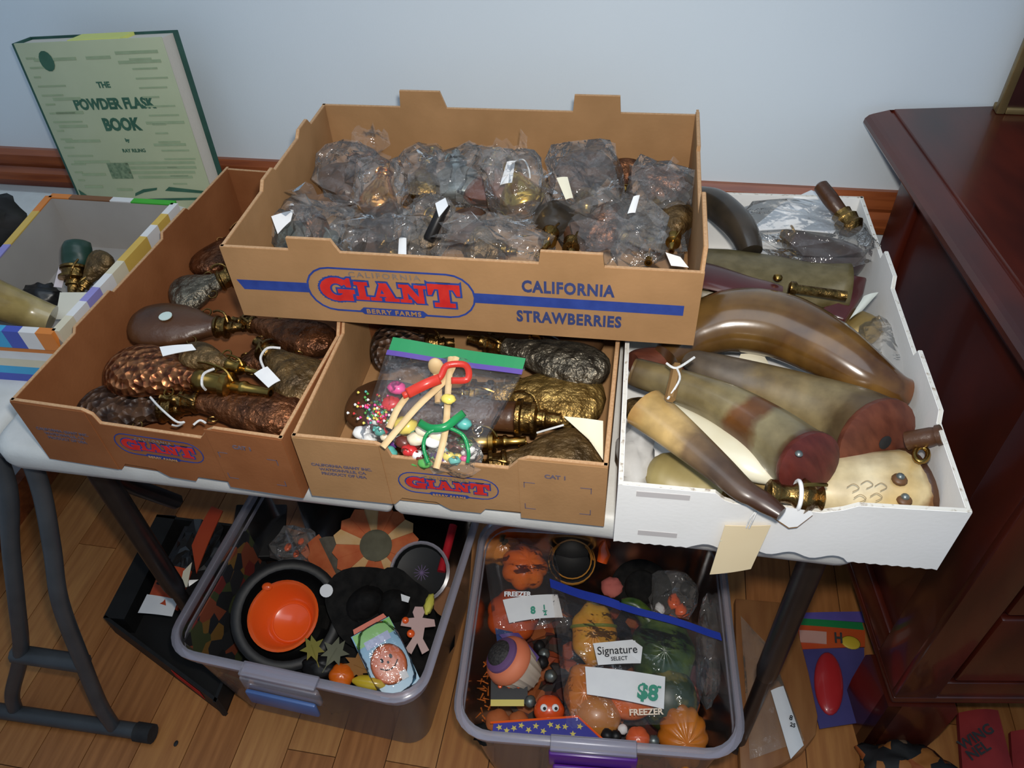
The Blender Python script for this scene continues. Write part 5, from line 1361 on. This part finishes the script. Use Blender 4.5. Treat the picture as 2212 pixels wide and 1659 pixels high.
blob('pumpkin_print', mat('pumpkin_print', (.62, .11, .015), (.68, .15, .02), rough=.35), pk, c=(0, -.014, .003), r=(.030, .034, .002), seg=24, rings=6)
for e in (-.008, .008): blob('eye_print', M_ink, pk, c=(e, -.004, .0052), r=(.0028, .004, .0008), seg=8, rings=4)
tube('smile_print', [(-.016, -.014, .005), (-.008, -.021, .0055), (0, -.023, .0055), (.008, -.021, .0055), (.016, -.014, .005)], .001, M_ink, pk, 5)
blob('nose_print', M_ink, pk, c=(0, -.011, .0055), r=(.002, .0025, .0008), seg=8, rings=4)
slab('price_sticker', [(.008, -.048), (.020, -.048), (.020, -.034), (.008, -.034)], .0006, M_paper, pk, z=.0062)
v, f = filmmesh(Vector(), (.036, .060, .006), Matrix.Identity(3), 3, .06); mk('blister', [p + Vector((0, -.004, .004)) for p in v], f, F_zip, pk, True)
def leaf(lab, c, rot, m, sc=1.0):
    P = [(0, -.03), (.008, -.012), (.022, -.016), (.014, 0), (.028, .012), (.012, .012), (.006, .03), (0, .018), (-.008, .03), (-.012, .010), (-.028, .008), (-.014, -.002), (-.020, -.018), (-.008, -.012)]
    t = thing('fabric_leaf', lab, 'leaf', M=camM(c) @ Matrix.Rotation(rot, 4, 'Z')); slab('blade', [(x * sc, y * sc) for x, y in P], .0015, m, t)
    tube('stalk', [(0, .01 * sc, .0018), (0, -.042 * sc, .002)], .0009, m, t, 5)
leaf('olive yellow fabric leaf below the cauldron', (676, 1402, .225), .4, mat('olive_leaf', (.16, .15, .02), (.25, .2, .03), rough=.8), .75)
leaf('grey green fabric leaf beside the olive one', (722, 1410, .225), -.5, mat('grey_leaf', (.10, .10, .06), (.15, .15, .09), rough=.8), .85)
leaf('brown orange fabric leaf above the yellow pod', (775, 1440, .205), 1.2, mat('rust_leaf', (.25, .10, .02), (.32, .15, .03), rough=.8), .9)
def pumpkin(name, lab, c, r, m, lobes=8, squash=.8, tilt=(0, .3), depth=.09, stemc=None, M=None):
    t = thing(name, lab, 'pumpkin', M=M if M is not None else camM(c, tilt))
    blob('flesh', m, t, r=(r, r, r * squash), seg=lobes * 6, rings=14, fn=lambda th, a: 1 + depth * (abs(math.cos(lobes * a / 2)) - .6) * math.sin(th))
    if stemc: tube('stem', [(0, 0, r * squash * .85), (.002, .001, r * squash * 1.15), (.005, .002, r * squash * 1.35)], [r * .16, r * .11, r * .13], stemc, t, 8)
    return t
M_pump = mat('pumpkin_orange', (.72, .12, .006), (.80, .18, .012), rough=.25, scale=10, coat=.4)
M_stem = mat('pumpkin_stem', (.10, .09, .03), (.16, .13, .05), rough=.7)
pumpkin('fabric_pumpkin', 'small orange pumpkin ball at the bin front corner', (738, 1460, .20), .021, M_pump, 6)
o = tube('yellow_pod', [(-.03, 0, 0), (-.018, 0, .002), (0, 0, .003), (.018, 0, .002), (.03, 0, 0)], [.004, .010, .012, .010, .003], mat('yellow_gloss', (.62, .42, .02), (.68, .5, .04), rough=.25, coat=.4), None, 12); o.location = W3((800, 1476, .205)); top(o, 'shiny yellow pod in front of the smiling pumpkin pack', 'pod')
o = blob('dark_beads', M_blkp, None, r=(.03, .02, .015), amp=.3, seed=8); o.location = W3((690, 1440, .19)); top(o, 'black bead heap between the latch and the leaves', 'beads')
bag('crinkled clear bag of black and orange bits under the table edge', (635, 1180, .20), (.04, .035, .02), None, 21, .4, m=F_bag)
for i, (q, s) in enumerate((((622, 1182, .2), .007), ((640, 1196, .2), .006), ((650, 1170, .2), .006))):
    o = blob('orange_bead', M_orange, None, r=(s, s * 1.4, s * .6), seg=10, rings=6, amp=.2, seed=i); o.location = W3(q); top(o, ['lowest left orange bead in the crinkled clear bag', 'orange bead nearest the cauldron in the crinkled clear bag', 'orange bead nearest the table edge in the crinkled clear bag'][i], 'bead', 'orange beads in the crinkled bag')
# printed cloth seen through the left wall of the bin
def confetti(name, cols_, scale=28, rough=.7):
    if name in MATS: return MATS[name]
    m, t, p = nt(name); p.inputs['Roughness'].default_value = rough
    tc = t.nodes.new('ShaderNodeTexCoord'); vo = t.nodes.new('ShaderNodeTexVoronoi'); vo.inputs['Scale'].default_value = scale
    L(t, tc.outputs['Object'], vo.inputs['Vector'])
    sp = t.nodes.new('ShaderNodeSeparateColor'); L(t, vo.outputs['Color'], sp.inputs[0])
    r = t.nodes.new('ShaderNodeValToRGB'); r.color_ramp.interpolation = 'CONSTANT'; L(t, sp.outputs[0], r.inputs[0])
    for i, c in enumerate(cols_):
        if i < 2: e = r.color_ramp.elements[i]; e.position = i / len(cols_)
        else: e = r.color_ramp.elements.new(i / len(cols_))
        e.color = (*c, 1)
    L(t, r.outputs[0], p.inputs['Base Color']); MATS[name] = m
    return m
M_floral = confetti('dark_floral_print', [(.012, .012, .013), (.16, .02, .015), (.02, .02, .022), (.20, .10, .02), (.05, .06, .02), (.015, .015, .018), (.22, .05, .02)], 34)
o = quadpaper('printed_cloth', None, [Vector((-.438, .30, .25)), Vector((-.436, -.0, .255)), Vector((-.415, .02, .03)), Vector((-.417, .30, .03))], M_floral, th=.003, curl=.01); top(o, 'dark floral printed cloth against the left wall of the bin', 'cloth')
o = quadpaper('printed_cloth', None, [Vector((-.42, .015, .12)), Vector((-.22, .0, .10)), Vector((-.22, .02, .03)), Vector((-.41, .03, .03))], M_floral, th=.003, curl=.004); top(o, 'dark floral printed cloth behind the bin front wall', 'cloth')
o = box('black_book', -.05, .05, -.06, .06, -.01, .01, M_blkp, None, .003); o.location = W3((560, 1150, .17)); o.rotation_euler = (.1, .2, .3); top(o, 'flat black box under the table edge in the bin', 'box')
# ------------------------------------------------------------------ second bin: pumpkins, gourds, bags
M_jumble = confetti('party_jumble', [(.02, .012, .01), (.30, .05, .012), (.10, .02, .012), (.05, .03, .02), (.35, .09, .02), (.02, .015, .02)], 40)
o = blob('tinsel_garland', M_jumble, None, r=(.165, .15, .05), amp=.4, freq=5, seed=7, seg=34, rings=18, smooth=False); o.location = (.265, .115, .075); top(o, 'orange and black tinsel filling the bottom of the purple latch bin', 'garland')
zb = thing('zip_bag', 'zip bag of orange pumpkins with a white strip marked in green', 'bag', loc=W3((1120, 1250, .21)))
pumpkin('toy_pumpkin', 'glossy orange pumpkin at the back of the first zip bag', (1088, 1182, .20), .034, mat('golden_pumpkin', (.55, .18, .02), (.65, .25, .04), rough=.25, coat=.5), 7, stemc=M_stem)
pumpkin('toy_pumpkin', 'deep orange ribbed pumpkin in front inside the first zip bag', (1133, 1225, .215), .042, M_pump, 7, depth=.14, tilt=(.3, .5))
pumpkin('toy_pumpkin', 'red orange pumpkin under the white strip of the first zip bag', (1108, 1330, .19), .046, mat('red_pumpkin', (.52, .07, .012), (.6, .1, .02), rough=.3, coat=.3), 7)
tl, tr, br, bl = W3((1040, 1165, .25)), W3((1190, 1160, .25)), W3((1235, 1350, .235)), W3((1070, 1370, .235))
sheet(zb, 'front_film', tl, tr, br, bl, F_zip, puff=.02, amp=.009, seed=11, freq=18)
lb = quadpaper('write_on_strip', zb, [(1086, 1296, .253), (1205, 1284, .255), (1216, 1334, .252), (1100, 1346, .25)], M_paper, curl=.006)
M_marker = mat('green_marker', (.0, .22, .13), (.0, .26, .16), rough=.6)
def writing(root, s, c, size, m, rot=0.0, bold=.0005, sx=1.0, name='lettering', lift=.004):
    o = text(name, s, size, m, None, camM(c if isinstance(c, Vector) else W3(c)) @ Matrix.Rotation(rot, 4, 'Z') @ Matrix.Translation((0, 0, lift)), bold=bold, align='CENTER', sx=sx)
    return attach(o, root)
writing(zb, '8', (1152, 1325, .262), .016, M_marker, .08, .0007)
writing(zb, '1', (1176, 1316, .262), .010, M_marker, .08, .0006); writing(zb, '2', (1178, 1328, .262), .009, M_marker, .08, .0006)
o = decal('lettering', [rc(-.004, .004, -.0006, .0006)], camM((1177, 1319, .265)) , M_marker, None); attach(o, zb)
writing(zb, 'FREEZER', (1118, 1288, .256), .011, M_paper, .0, .0004, 1.1)
# black basket with orange wire
bs = thing('wire_basket', 'small black basket with orange wire handles behind the first zip bag', 'basket', M=camM((1235, 1215, .19), (0, .35)))
lathe('basket', [(.03, -.03), (.038, -.01), (.042, .01), (.039, .012), (.034, -.008), (0, -.02)], M_blkp, bs, 24)
for rr_, zz in ((.043, .010), (.036, .018), (.04, -.006)): tube('wire', [(rr_ * math.cos(t), rr_ * math.sin(t), zz) for t in [2 * PI * k / 24 for k in range(24)]], .0013, mat('orange_wire', (.5, .2, .03), (.55, .25, .04), rough=.3), bs, 6, closed=True)
tube('handle', crs([(-.04, 0, .01), (-.03, .02, .03), (0, .03, .04), (.03, .02, .03), (.04, 0, .01)], 4), .0015, mat('orange_wire', (.5, .2, .03)), bs, 6)
hd = thing('black_hat', 'round black hat at the back of the purple latch bin', 'hat', M=camM((1385, 1272, .20), (.1, .3)))
lathe('brim', [(0, -.004), (.052, -.004), (.055, 0), (.052, .004), (.03, .008)], M_felt, hd, 28)
lathe('crown', [(.031, .006), (.029, .02), (.022, .026), (0, .028)], M_felt, hd, 24)
bag('clear bag of black and orange trinkets beside the black hat', (1450, 1285, .21), (.04, .045, .02), None, 31, .35)
for i, (q, s, m_) in enumerate((((1430, 1255, .2), .010, M_blkp), ((1455, 1300, .2), .011, M_orange), ((1480, 1270, .2), .010, M_blkp), ((1425, 1315, .2), .009, M_paper), ((1470, 1318, .2), .010, M_orange))):
    o = blob('trinket', m_, None, r=(s, s * 1.3, s * .7), seg=10, rings=7, amp=.4, seed=i + 3); o.location = W3(q)
    top(o, ['black trinket nearest the hat in the clear bag', 'orange trinket in the middle of the clear trinket bag', 'black trinket at the bin wall side', 'white trinket low in the clear trinket bag', 'orange trinket low in the clear trinket bag'][i], 'trinket')
o = blob('pink_puff', mat('pink_fabric', (.5, .12, .10), (.55, .16, .13), rough=.9), None, r=(.02, .02, .012), amp=.2, seed=2); o.location = W3((1322, 1268, .205)); top(o, 'soft pink puff left of the black hat', 'puff')
o = tube('orange_flame', [(0, 0, 0), (.003, .012, .01), (.0, .02, .022), (.002, .024, .034)], [.010, .012, .008, .002], M_orange, None, 10); o.location = W3((1300, 1215, .2)); top(o, 'orange flame shaped candle under the table edge', 'candle')
# big zip bag of gourds
gb = thing('zip_bag', 'large zip bag of painted gourds with a blue zipper strip', 'bag', loc=W3((1370, 1440, .22)))
M_gy = mat('yellow_gourd', (.66, .25, .018), (.70, .38, .03), rough=.4, scale=22, bump=.2, coat=.2)
M_gg = mat('green_gourd', (.018, .055, .010), (.08, .13, .018), rough=.35, scale=26, coat=.3, lo=.45, hi=.62)
M_go = mat('orange_gourd', (.55, .15, .012), (.66, .22, .02), rough=.35, scale=14, coat=.3)
g1 = thing('gourd', 'yellow orange ribbed gourd with a green band in the zip bag', 'gourd', M=camM((1283, 1370, .22), (0, .1)))
blob('flesh', M_gy, g1, r=(.038, .052, .03), seg=42, rings=16, fn=lambda th, a: 1 + .05 * math.cos(7 * a))
tube('stem', [(0, .05, 0), (.004, .062, .004)], [.012, .008], M_stem, g1, 8)
tube('green_band', [(.0375 * math.cos(t), .012, .0305 * math.sin(t)) for t in [2 * PI * k / 26 for k in range(26)]], .003, mat('band_green', (.18, .22, .03), (.25, .28, .05), rough=.5), g1, 6, closed=True)
g2 = thing('gourd', 'dark green striped gourd at the right of the zip bag', 'gourd', M=camM((1432, 1410, .215), (.1, .1)))
blob('flesh', M_gg, g2, r=(.052, .064, .036), seg=42, rings=16, fn=lambda th, a: 1 + .04 * math.cos(7 * a))
tube('neck', crs([(-.02, .05, .01), (-.04, .075, .014), (-.065, .08, .014)], 4), [.016, .015, .014, .013, .012, .011, .010, .008, .006], M_gg, g2, 10)
g3 = thing('gourd', 'green and yellow spotted gourd low in the zip bag', 'gourd', M=camM((1445, 1510, .20), (.1, 0)))
blob('flesh', mat('spotted_gourd', (.02, .04, .01), (.20, .16, .02), rough=.4, scale=40, lo=.5, hi=.7), g3, r=(.045, .052, .03), seg=36, rings=14)
g4 = thing('gourd', 'orange squash at the lower left of the zip bag', 'gourd', M=camM((1262, 1500, .21), (0, .1)))
blob('flesh', M_go, g4, r=(.032, .048, .03), seg=36, rings=14, fn=lambda th, a: 1 + .05 * math.cos(6 * a))
g5 = thing('gourd', 'round orange squash touching the tinsel below the zip bag', 'gourd', M=camM((1290, 1545, .21), (.1, .1)))
blob('flesh', mat('amber_gourd', (.5, .17, .03), (.56, .24, .05), rough=.35, scale=14, coat=.3), g5, r=(.038, .034, .03), seg=36, rings=14)
g6 = thing('gourd', 'bright orange gourd under the price strip', 'gourd', M=camM((1360, 1515, .215), (0, 0)))
blob('flesh', M_pump, g6, r=(.04, .028, .025), seg=36, rings=14)
g7 = thing('gourd', 'ribbed brown orange gourd at the bin corner', 'gourd', M=camM((1475, 1592, .19), (.2, -.3)))
blob('flesh', M_go, g7, r=(.038, .048, .032), seg=48, rings=14, fn=lambda th, a: 1 + .10 * (abs(math.cos(6 * a)) - .5))
tl, tr, br, bl = W3((1190, 1258, .262)), W3((1552, 1368, .258)), W3((1500, 1560, .238)), W3((1225, 1575, .238))
sheet(gb, 'front_film', tl, tr, br, bl, F_zip, puff=.028, amp=.010, seed=14, freq=16)
wd = (bl - tl).normalized()
M_zblue = mat('zip_blue', (.02, .045, .35), (.03, .06, .42), rough=.3)
a0, a1, a2 = W3((1188, 1252, .270)), W3((1338, 1300, .280)), W3((1556, 1366, .266))
strip(gb, 'zipper_strip', a0, a1, wd * .016, M_zblue, seed=2, wav=.003); strip(gb, 'zipper_strip', a1, a2, wd * .013, M_zblue, seed=4, wav=.003)
tgp = quadpaper('brand_tag', gb, [(1280, 1392, .276), (1366, 1382, .278), (1388, 1398, .277), (1384, 1433, .274)], M_paper, curl=.002)
quadpaper('brand_tag', gb, [(1281, 1390, .2765), (1372, 1384, .2775), (1384, 1433, .2745), (1292, 1437, .2735)], M_paper, curl=.002)
writing(gb, 'Signature', (1334, 1412, .279), .017, M_ink, .05, .0001); writing(gb, 'SELECT', (1338, 1426, .279), .008, M_ink, .05, .0001)
quadpaper('write_on_strip', gb, [(1264, 1440, .270), (1437, 1462, .272), (1434, 1532, .266), (1268, 1500, .264)], M_paper, curl=.006)
writing(gb, '$8', (1398, 1510, .276), .030, M_marker, -.15, .0012)
writing(gb, '-', (1424, 1490, .276), .018, M_marker, -.15, .0006)
writing(gb, 'FREEZER', (1396, 1544, .266), .012, mat('cream_print', (.7, .55, .4), (.75, .6, .45), rough=.5), .03, .0004, 1.1)
# cupcake
cu = thing('toy_cupcake', 'striped toy cupcake with black top and cream ruffled case', 'cupcake', M=camM((1103, 1430, .23), (-1.3, 1.0)))
lathe('ruffled_case', [(.022, -.052), (.027, -.048), (.038, .0), (.036, .002)], mat('cream_foam', (.68, .56, .42), (.72, .62, .48), rough=.8), cu, 48, fn=lambda a, h: 1 + .05 * math.cos(16 * a))
lathe('icing', [(.039, -.004), (.042, .004), (.038, .016), (.030, .022)], mat('coral_icing', (.72, .18, .08), (.76, .22, .1), rough=.6), cu, 30)
lathe('icing', [(.031, .018), (.030, .026), (.022, .031)], mat('purple_icing', (.13, .06, .16), (.16, .08, .2), rough=.6), cu, 30)
lathe('black_top', [(.023, .028), (.021, .034), (.012, .039), (0, .04)], mat('black_sugar', (.015, .012, .012), (.05, .045, .04), rough=.7, scale=300, bump=.4), cu, 24)
o = quadpaper('purple_cloth', None, [(1078, 1372, .225), (1120, 1368, .225), (1165, 1420, .215), (1150, 1450, .21)], mat('purple_satin', (.10, .06, .22), (.14, .09, .28), rough=.4), th=.003, curl=.005); top(o, 'purple satin ribbon end behind the cupcake', 'ribbon')
o = quadpaper('blue_felt', None, [(1070, 1358, .215), (1108, 1366, .215), (1100, 1392, .21), (1074, 1386, .21)], mat('navy_felt', (.015, .035, .14), (.02, .05, .18), rough=.9), th=.003); top(o, 'scrap of navy felt above the cupcake', 'felt')
pf_ = pumpkin('toy_pumpkin', 'little red orange pumpkin with black and white eyes', (1186, 1535, .21), .024, mat('red_orange', (.68, .07, .012), (.74, .1, .02), rough=.25, coat=.4), 6, tilt=(0, 0), depth=.05)
for e in (-.008, .010):
    blob('eye', M_paper, pf_, c=(e, .004, .018), r=(.006, .006, .003), seg=10, rings=6); blob('pupil', M_ink, pf_, c=(e + .001, .003, .021), r=(.0028, .0028, .0014), seg=8, rings=5)
bx = thing('treat_box', 'small black treat box with a yellow strip', 'box', M=camM((1100, 1490, .205), (0, .2)))
slab('carton', rc(-.03, .03, -.022, .022), .016, M_blkp, bx, z=-.012); slab('yellow_strip', rc(-.030, .024, -.026, -.016), .002, mat('yellow_card', (.6, .48, .06), (.65, .53, .1), rough=.5), bx, z=.0045)
for k in range(3): blob('orange_print', M_orange, bx, c=(-.015 + k * .015, .005, .0045), r=(.004, .004, .0008), seg=8, rings=4)
# starry card
sc_ = thing('starry_pouch', 'blue pouch printed with yellow stars at the bin front', 'pouch', M=camM((1172, 1583, .238), (0, .5)))
slab('panel', [(-.078, -.010), (.088, -.012), (.055, .022), (-.075, .014)], .003, mat('violet_blue', (.03, .03, .26), (.045, .045, .33), rough=.5), sc_)
def star(cx, cy, r_, n=5, ph=0): return [(cx + (r_ if k % 2 == 0 else r_ * .42) * math.sin(ph + PI * k / n), cy + (r_ if k % 2 == 0 else r_ * .42) * math.cos(ph + PI * k / n)) for k in range(2 * n)]
rs = random.Random(2)
for k in range(12):
    x = -.066 + .0112 * k; y = -.004 + .012 * rs.random() + (.006 if k % 2 else 0)
    P = star(x, y, .0052, 5, rs.random())
    slab('star', P, .0006, mat('star_yellow', (.62, .50, .10), (.68, .56, .14), rough=.5), sc_, z=.0031)
tube('orange_trim', [(-.080, .015, .003), (.055, .023, .003), (.090, -.011, .003)], .0018, M_orange, sc_, 6)
pumpkin('toy_pumpkin', 'tiny orange pumpkin by the front rim of the purple latch bin', (1378, 1596, .235), .018, mat('coral_orange', (.65, .1, .03), (.7, .13, .04), rough=.3, coat=.4), 6)
for i, (q, s, m_, lab) in enumerate((((1312, 1588, .235), .010, M_blkp, 'black bead next to the starry pouch'), ((1330, 1590, .235), .009, M_blkp, 'second black bead beside the tiny pumpkin'), ((1412, 1600, .235), .009, M_tin, 'silver bell right of the tiny pumpkin'), ((1345, 1575, .21), .008, M_paper, 'white bead above the tiny pumpkin'),
      ((1170, 1430, .20), .012, M_blkp, 'black pompom right of the cupcake'), ((1175, 1412, .2), .010, M_tin, 'silver bauble above the black pompom'), ((1145, 1515, .2), .010, M_tin, 'silver bauble above the yellow strip'), ((1190, 1460, .195), .011, M_tin, 'silver bauble under the zip bag edge'), ((1165, 1395, .2), .010, M_blkp, 'black bead above the silver bauble'))):
    o = blob('bead', m_, None, r=(s, s, s * .9), seg=12, rings=8, amp=.15, seed=i); o.location = W3(q); top(o, lab, 'bead')
M_tins = mat('orange_tinsel', (.6, .13, .02), (.7, .2, .03), rough=.25, metal=.3)
o = None
parts = []
for k in range(26):
    c = W3((1046 + rs.uniform(-8, 10), 1430 + k * 5.2, .215 - k * .0012)); an = rs.uniform(0, 6.28)
    parts.append(tubevf([c, c + Vector((math.cos(an), math.sin(an), rs.uniform(-.3, .8))) * .012], [.0014, .0004], 4))
v, f = bm_join(parts); o = mk('tinsel_strand', v, f, M_tins); tag(o, 'orange tinsel strand hanging along the left bin wall', 'tinsel', kind='stuff')
for i, (q, s, lab) in enumerate((((1075, 1560, .205), .020, 'rust orange foam pumpkin in the front left bin corner'), ((1120, 1560, .2), .017, 'orange foam shape beside the starry pouch'))):
    pumpkin('foam_pumpkin', lab, q, s, mat('rust_foam', (.38, .09, .02), (.45, .13, .03), rough=.8), 5)
o = blob('black_pouch', M_felt, None, r=(.022, .016, .012), amp=.4, seed=9); o.location = W3((1050, 1585, .20)); top(o, 'black felt pouch in the very front corner of the bin', 'pouch')
bag('long clear sleeve standing along the right wall of the bin', (1530, 1400, .2), (.018, .09, .03), None, 41, .25)

# ------------------------------------------------------------------ black carton left of the bins
M_carton = mat('black_carton', (.006, .006, .006), (.010, .010, .010), rough=.6, scale=30)
A_ = Vector((-.735, .108, 0)); C_ = Vector((-.432, -.018, 0)); D_ = Vector((-.448, .36, 0)); B_ = Vector((-.752, .36, 0)); BH = .062
bxk = thing('black_carton', 'open low black carton left of the bins', 'carton', loc=(-.6, .15, 0))
cc = (A_ + B_ + C_ + D_) / 4
for nm, p, q in (('front_panel', A_, C_), ('side_panel', C_, D_), ('back_panel', D_, B_), ('side_panel', B_, A_)):
    d = (q - p).normalized(); n_ = Vector((-d.y, d.x, 0))
    if n_.dot(cc - p) < 0: n_ = -n_
    wdt = .045 if nm == 'side_panel' and p == B_ else (.006)
    v = [p, q, q + n_ * wdt, p + n_ * wdt]; v = v + [x + Vector((0, 0, BH)) for x in v]
    pn = attach(fixn(mk(nm, v, [(3, 2, 1, 0), (4, 5, 6, 7), (0, 1, 5, 4), (1, 2, 6, 5), (2, 3, 7, 6), (3, 0, 4, 7)], M_carton)), bxk)
    if nm == 'front_panel':
        a = p.lerp(q, .62) - n_ * .0008; b = p.lerp(q, .86) - n_ * .0008
        v = [a + Vector((0, 0, .030)), b + Vector((0, 0, .022)), b + Vector((0, 0, .052)), a + Vector((0, 0, .056))]; v = v + [x - n_ * .0006 for x in v]
        attach(fixn(mk('red_print', v, [(0, 1, 2, 3), (7, 6, 5, 4), (0, 4, 5, 1), (1, 5, 6, 2), (2, 6, 7, 3), (3, 7, 4, 0)], M_red)), pn)
v = [x + Vector((0, 0, .001)) for x in (A_, C_, D_, B_)]; v = v + [x + Vector((0, 0, .004)) for x in v]
attach(fixn(mk('bottom_panel', v, [(3, 2, 1, 0), (4, 5, 6, 7), (0, 1, 5, 4), (1, 2, 6, 5), (2, 3, 7, 6), (3, 0, 4, 7)], M_carton)), bxk)
o = blob('shiny_black_bag', mat('black_gloss', (.01, .01, .01), (.02, .018, .018), rough=.15, coat=.6), None, r=(.05, .09, .03), amp=.5, freq=3, seed=12, smooth=False); o.location = (-.62, .27, .06); top(o, 'shiny black bag lying in the black carton', 'bag')
pk2 = thing('treat_packet', 'orange treat packet with a white label in the black carton', 'packet', loc=W3((350, 1270, .08)))
quadpaper('packet', pk2, [(352, 1225, .085), (415, 1235, .09), (385, 1320, .085), (320, 1302, .08)], mat('packet_orange', (.50, .06, .02), (.58, .10, .03), rough=.4, scale=50), th=.006, curl=.008)
quadpaper('white_label', pk2, [(318, 1284, .093), (385, 1296, .095), (372, 1332, .092), (298, 1324, .088)], M_paper, curl=.003)
for q in ((345, 1260), (372, 1270), (362, 1245)): attach(blob('dark_print', M_ink, None, c=W3((q[0], q[1], .105)), r=(.008, .004, .001), seg=8, rings=4), pk2)
o = quadpaper('orange_card', None, [(415, 1180, .10), (458, 1095, .10), (482, 1105, .10), (425, 1240, .10)], mat('card_orange', (.45, .05, .015), (.5, .07, .02), rough=.5), th=.003, curl=.004); top(o, 'bright orange card standing between black carton and bin', 'card')
o = quadpaper('cream_card_strip', None, [(396, 1235, .105), (415, 1215, .105), (405, 1268, .10), (388, 1272, .10)], M_cream, th=.002); top(o, 'cream card strip in the black carton', 'card')

# ------------------------------------------------------------------ floor things near the cabinet
M_board = mat('orange_brown_board', (.26, .10, .03), (.33, .14, .045), rough=.45, scale=8, stretch=(6, 1, 1))
bo = [(1588, 1290), (1700, 1300), (1725, 1360), (1748, 1450), (1768, 1545), (1764, 1585), (1735, 1622), (1690, 1650), (1640, 1672), (1600, 1680), (1592, 1500)]
P = [pz(x, y, .03) for x, y in bo]; cc = sum(P, Vector()) / len(P); n = len(P)
bd = thing('wooden_board', 'orange brown wooden board with rounded end on the floor', 'board', loc=Vector((cc.x, cc.y, .004)))
v = [Vector((p.x - cc.x, p.y - cc.y, 0)) for p in P] + [Vector((p.x - cc.x, p.y - cc.y, .024)) for p in P]
o = fixn(mk('plank', v, [tuple(range(n)), tuple(range(2 * n - 1, n - 1, -1))] + [(i, i + n, (i + 1) % n + n, (i + 1) % n) for i in range(n)], M_board, bd)); bev(o, .004)
sl = thing('plastic_sleeve', 'clear plastic sleeve with a white label strip on the wooden board', 'sleeve', loc=W3((1660, 1500, .045)))
tl, tr, br, bl = W3((1600, 1330, .040)), W3((1665, 1400, .040)), W3((1738, 1600, .042)), W3((1620, 1640, .042))
sheet(sl, 'film', tl, tr, br, bl, film('cloudy_film', haze=.16, gloss=.3, rough=.15, bump=.5, hazecol=(.7, .66, .55)), puff=.012, amp=.004, seed=22)
quadpaper('white_label', sl, [(1665, 1492, .058), (1692, 1482, .058), (1736, 1610, .056), (1708, 1640, .056)], M_paper, curl=.003)
writing(sl, '8', (1708, 1555, .062), .011, M_ink, -.3, .0003); writing(sl, '25', (1712, 1570, .062), .009, M_ink, -.3, .0003)
# costume packet
cp = thing('costume_packet', 'costume packet with purple, green and red header card on the floor', 'packet', loc=W3((1790, 1440, .02)))
def cq(nm, pts, z, m, th=.002): return quadpaper(nm, cp, [(x, y, z) for x, y in pts], m, th=th, curl=.001)
cq('header', [(1720, 1325), (1862, 1322), (1868, 1345), (1718, 1338)], .020, mat('header_purple', (.10, .08, .32), (.14, .1, .4), rough=.4))
cq('header', [(1718, 1336), (1862, 1346), (1866, 1362), (1718, 1350)], .0205, mat('header_green', (.01, .18, .05), (.02, .24, .07), rough=.4))
cq('header', [(1712, 1350), (1868, 1362), (1868, 1398), (1716, 1404)], .020, mat('header_red', (.50, .06, .015), (.56, .09, .02), rough=.4))
cq('header_badge', [(1726, 1362), (1785, 1366), (1785, 1392), (1728, 1388)], .0225, mat('badge_pink', (.55, .28, .22), (.6, .34, .28), rough=.5))
cq('packet_body', [(1726, 1404), (1866, 1400), (1870, 1560), (1770, 1575)], .018, mat('packet_violet', (.05, .045, .16), (.08, .07, .22), rough=.35))
blob_ = attach(blob('red_tongue', mat('tongue_red', (.42, .015, .02), (.5, .03, .03), rough=.3, coat=.4), None, c=W3((1790, 1475, .022)), r=(.026, .062, .010), seg=24, rings=10, R=Matrix.Rotation(-.1, 3, 'Z')), cp)
writing(cp, 'H', (1812, 1388, .024), .026, M_ink, -.05, .001, .8); attach(blob('yellow_print', mat('header_yellow', (.62, .42, .02), (.66, .48, .04), rough=.4), None, c=W3((1838, 1388, .0245)), r=(.018, .014, .002), seg=16, rings=6), cp)
# fabrics under the cabinet front
M_ob = confetti('black_orange_print', [(.008, .008, .008), (.30, .07, .01), (.01, .01, .01), (.35, .12, .02), (.01, .008, .008), (.25, .15, .08)], 45)
o = blob('patterned_bag', M_ob, None, r=(.075, .05, .03), amp=.35, seed=6, seg=28, rings=14); o.location = W3((1960, 1665, .03)); top(o, 'black and orange printed bag on the floor by the cabinet foot', 'bag')
M_rc = mat('red_fabric', (.24, .012, .012), (.32, .02, .018), rough=.8, scale=20)
rf = thing('red_pouch', 'red fabric pouch with dark lettering under the cabinet', 'pouch', loc=W3((2115, 1610, .02)))
quadpaper('pouch', rf, [(2065, 1545, .035), (2150, 1540, .035), (2185, 1680, .03), (2075, 1690, .03)], M_rc, th=.012, curl=.012)
writing(rf, 'WING', (2115, 1600, .058), .022, M_ink, .5, .0006); writing(rf, 'NEL', (2120, 1630, .058), .022, M_ink, .5, .0006)
o = quadpaper('red_cloth', None, [(2178, 1585, .02), (2260, 1580, .02), (2260, 1700, .02), (2185, 1700, .02)], M_rc, th=.01, curl=.008); top(o, 'second folded red cloth at the right picture edge', 'cloth')
o = blob('floor_crumb', M_ink, None, r=(.004, .006, .002), seg=8, rings=5); o.location = W3((380, 1606, .002)); top(o, 'tiny dark crumb on the floor right of the leg cap', 'crumb')
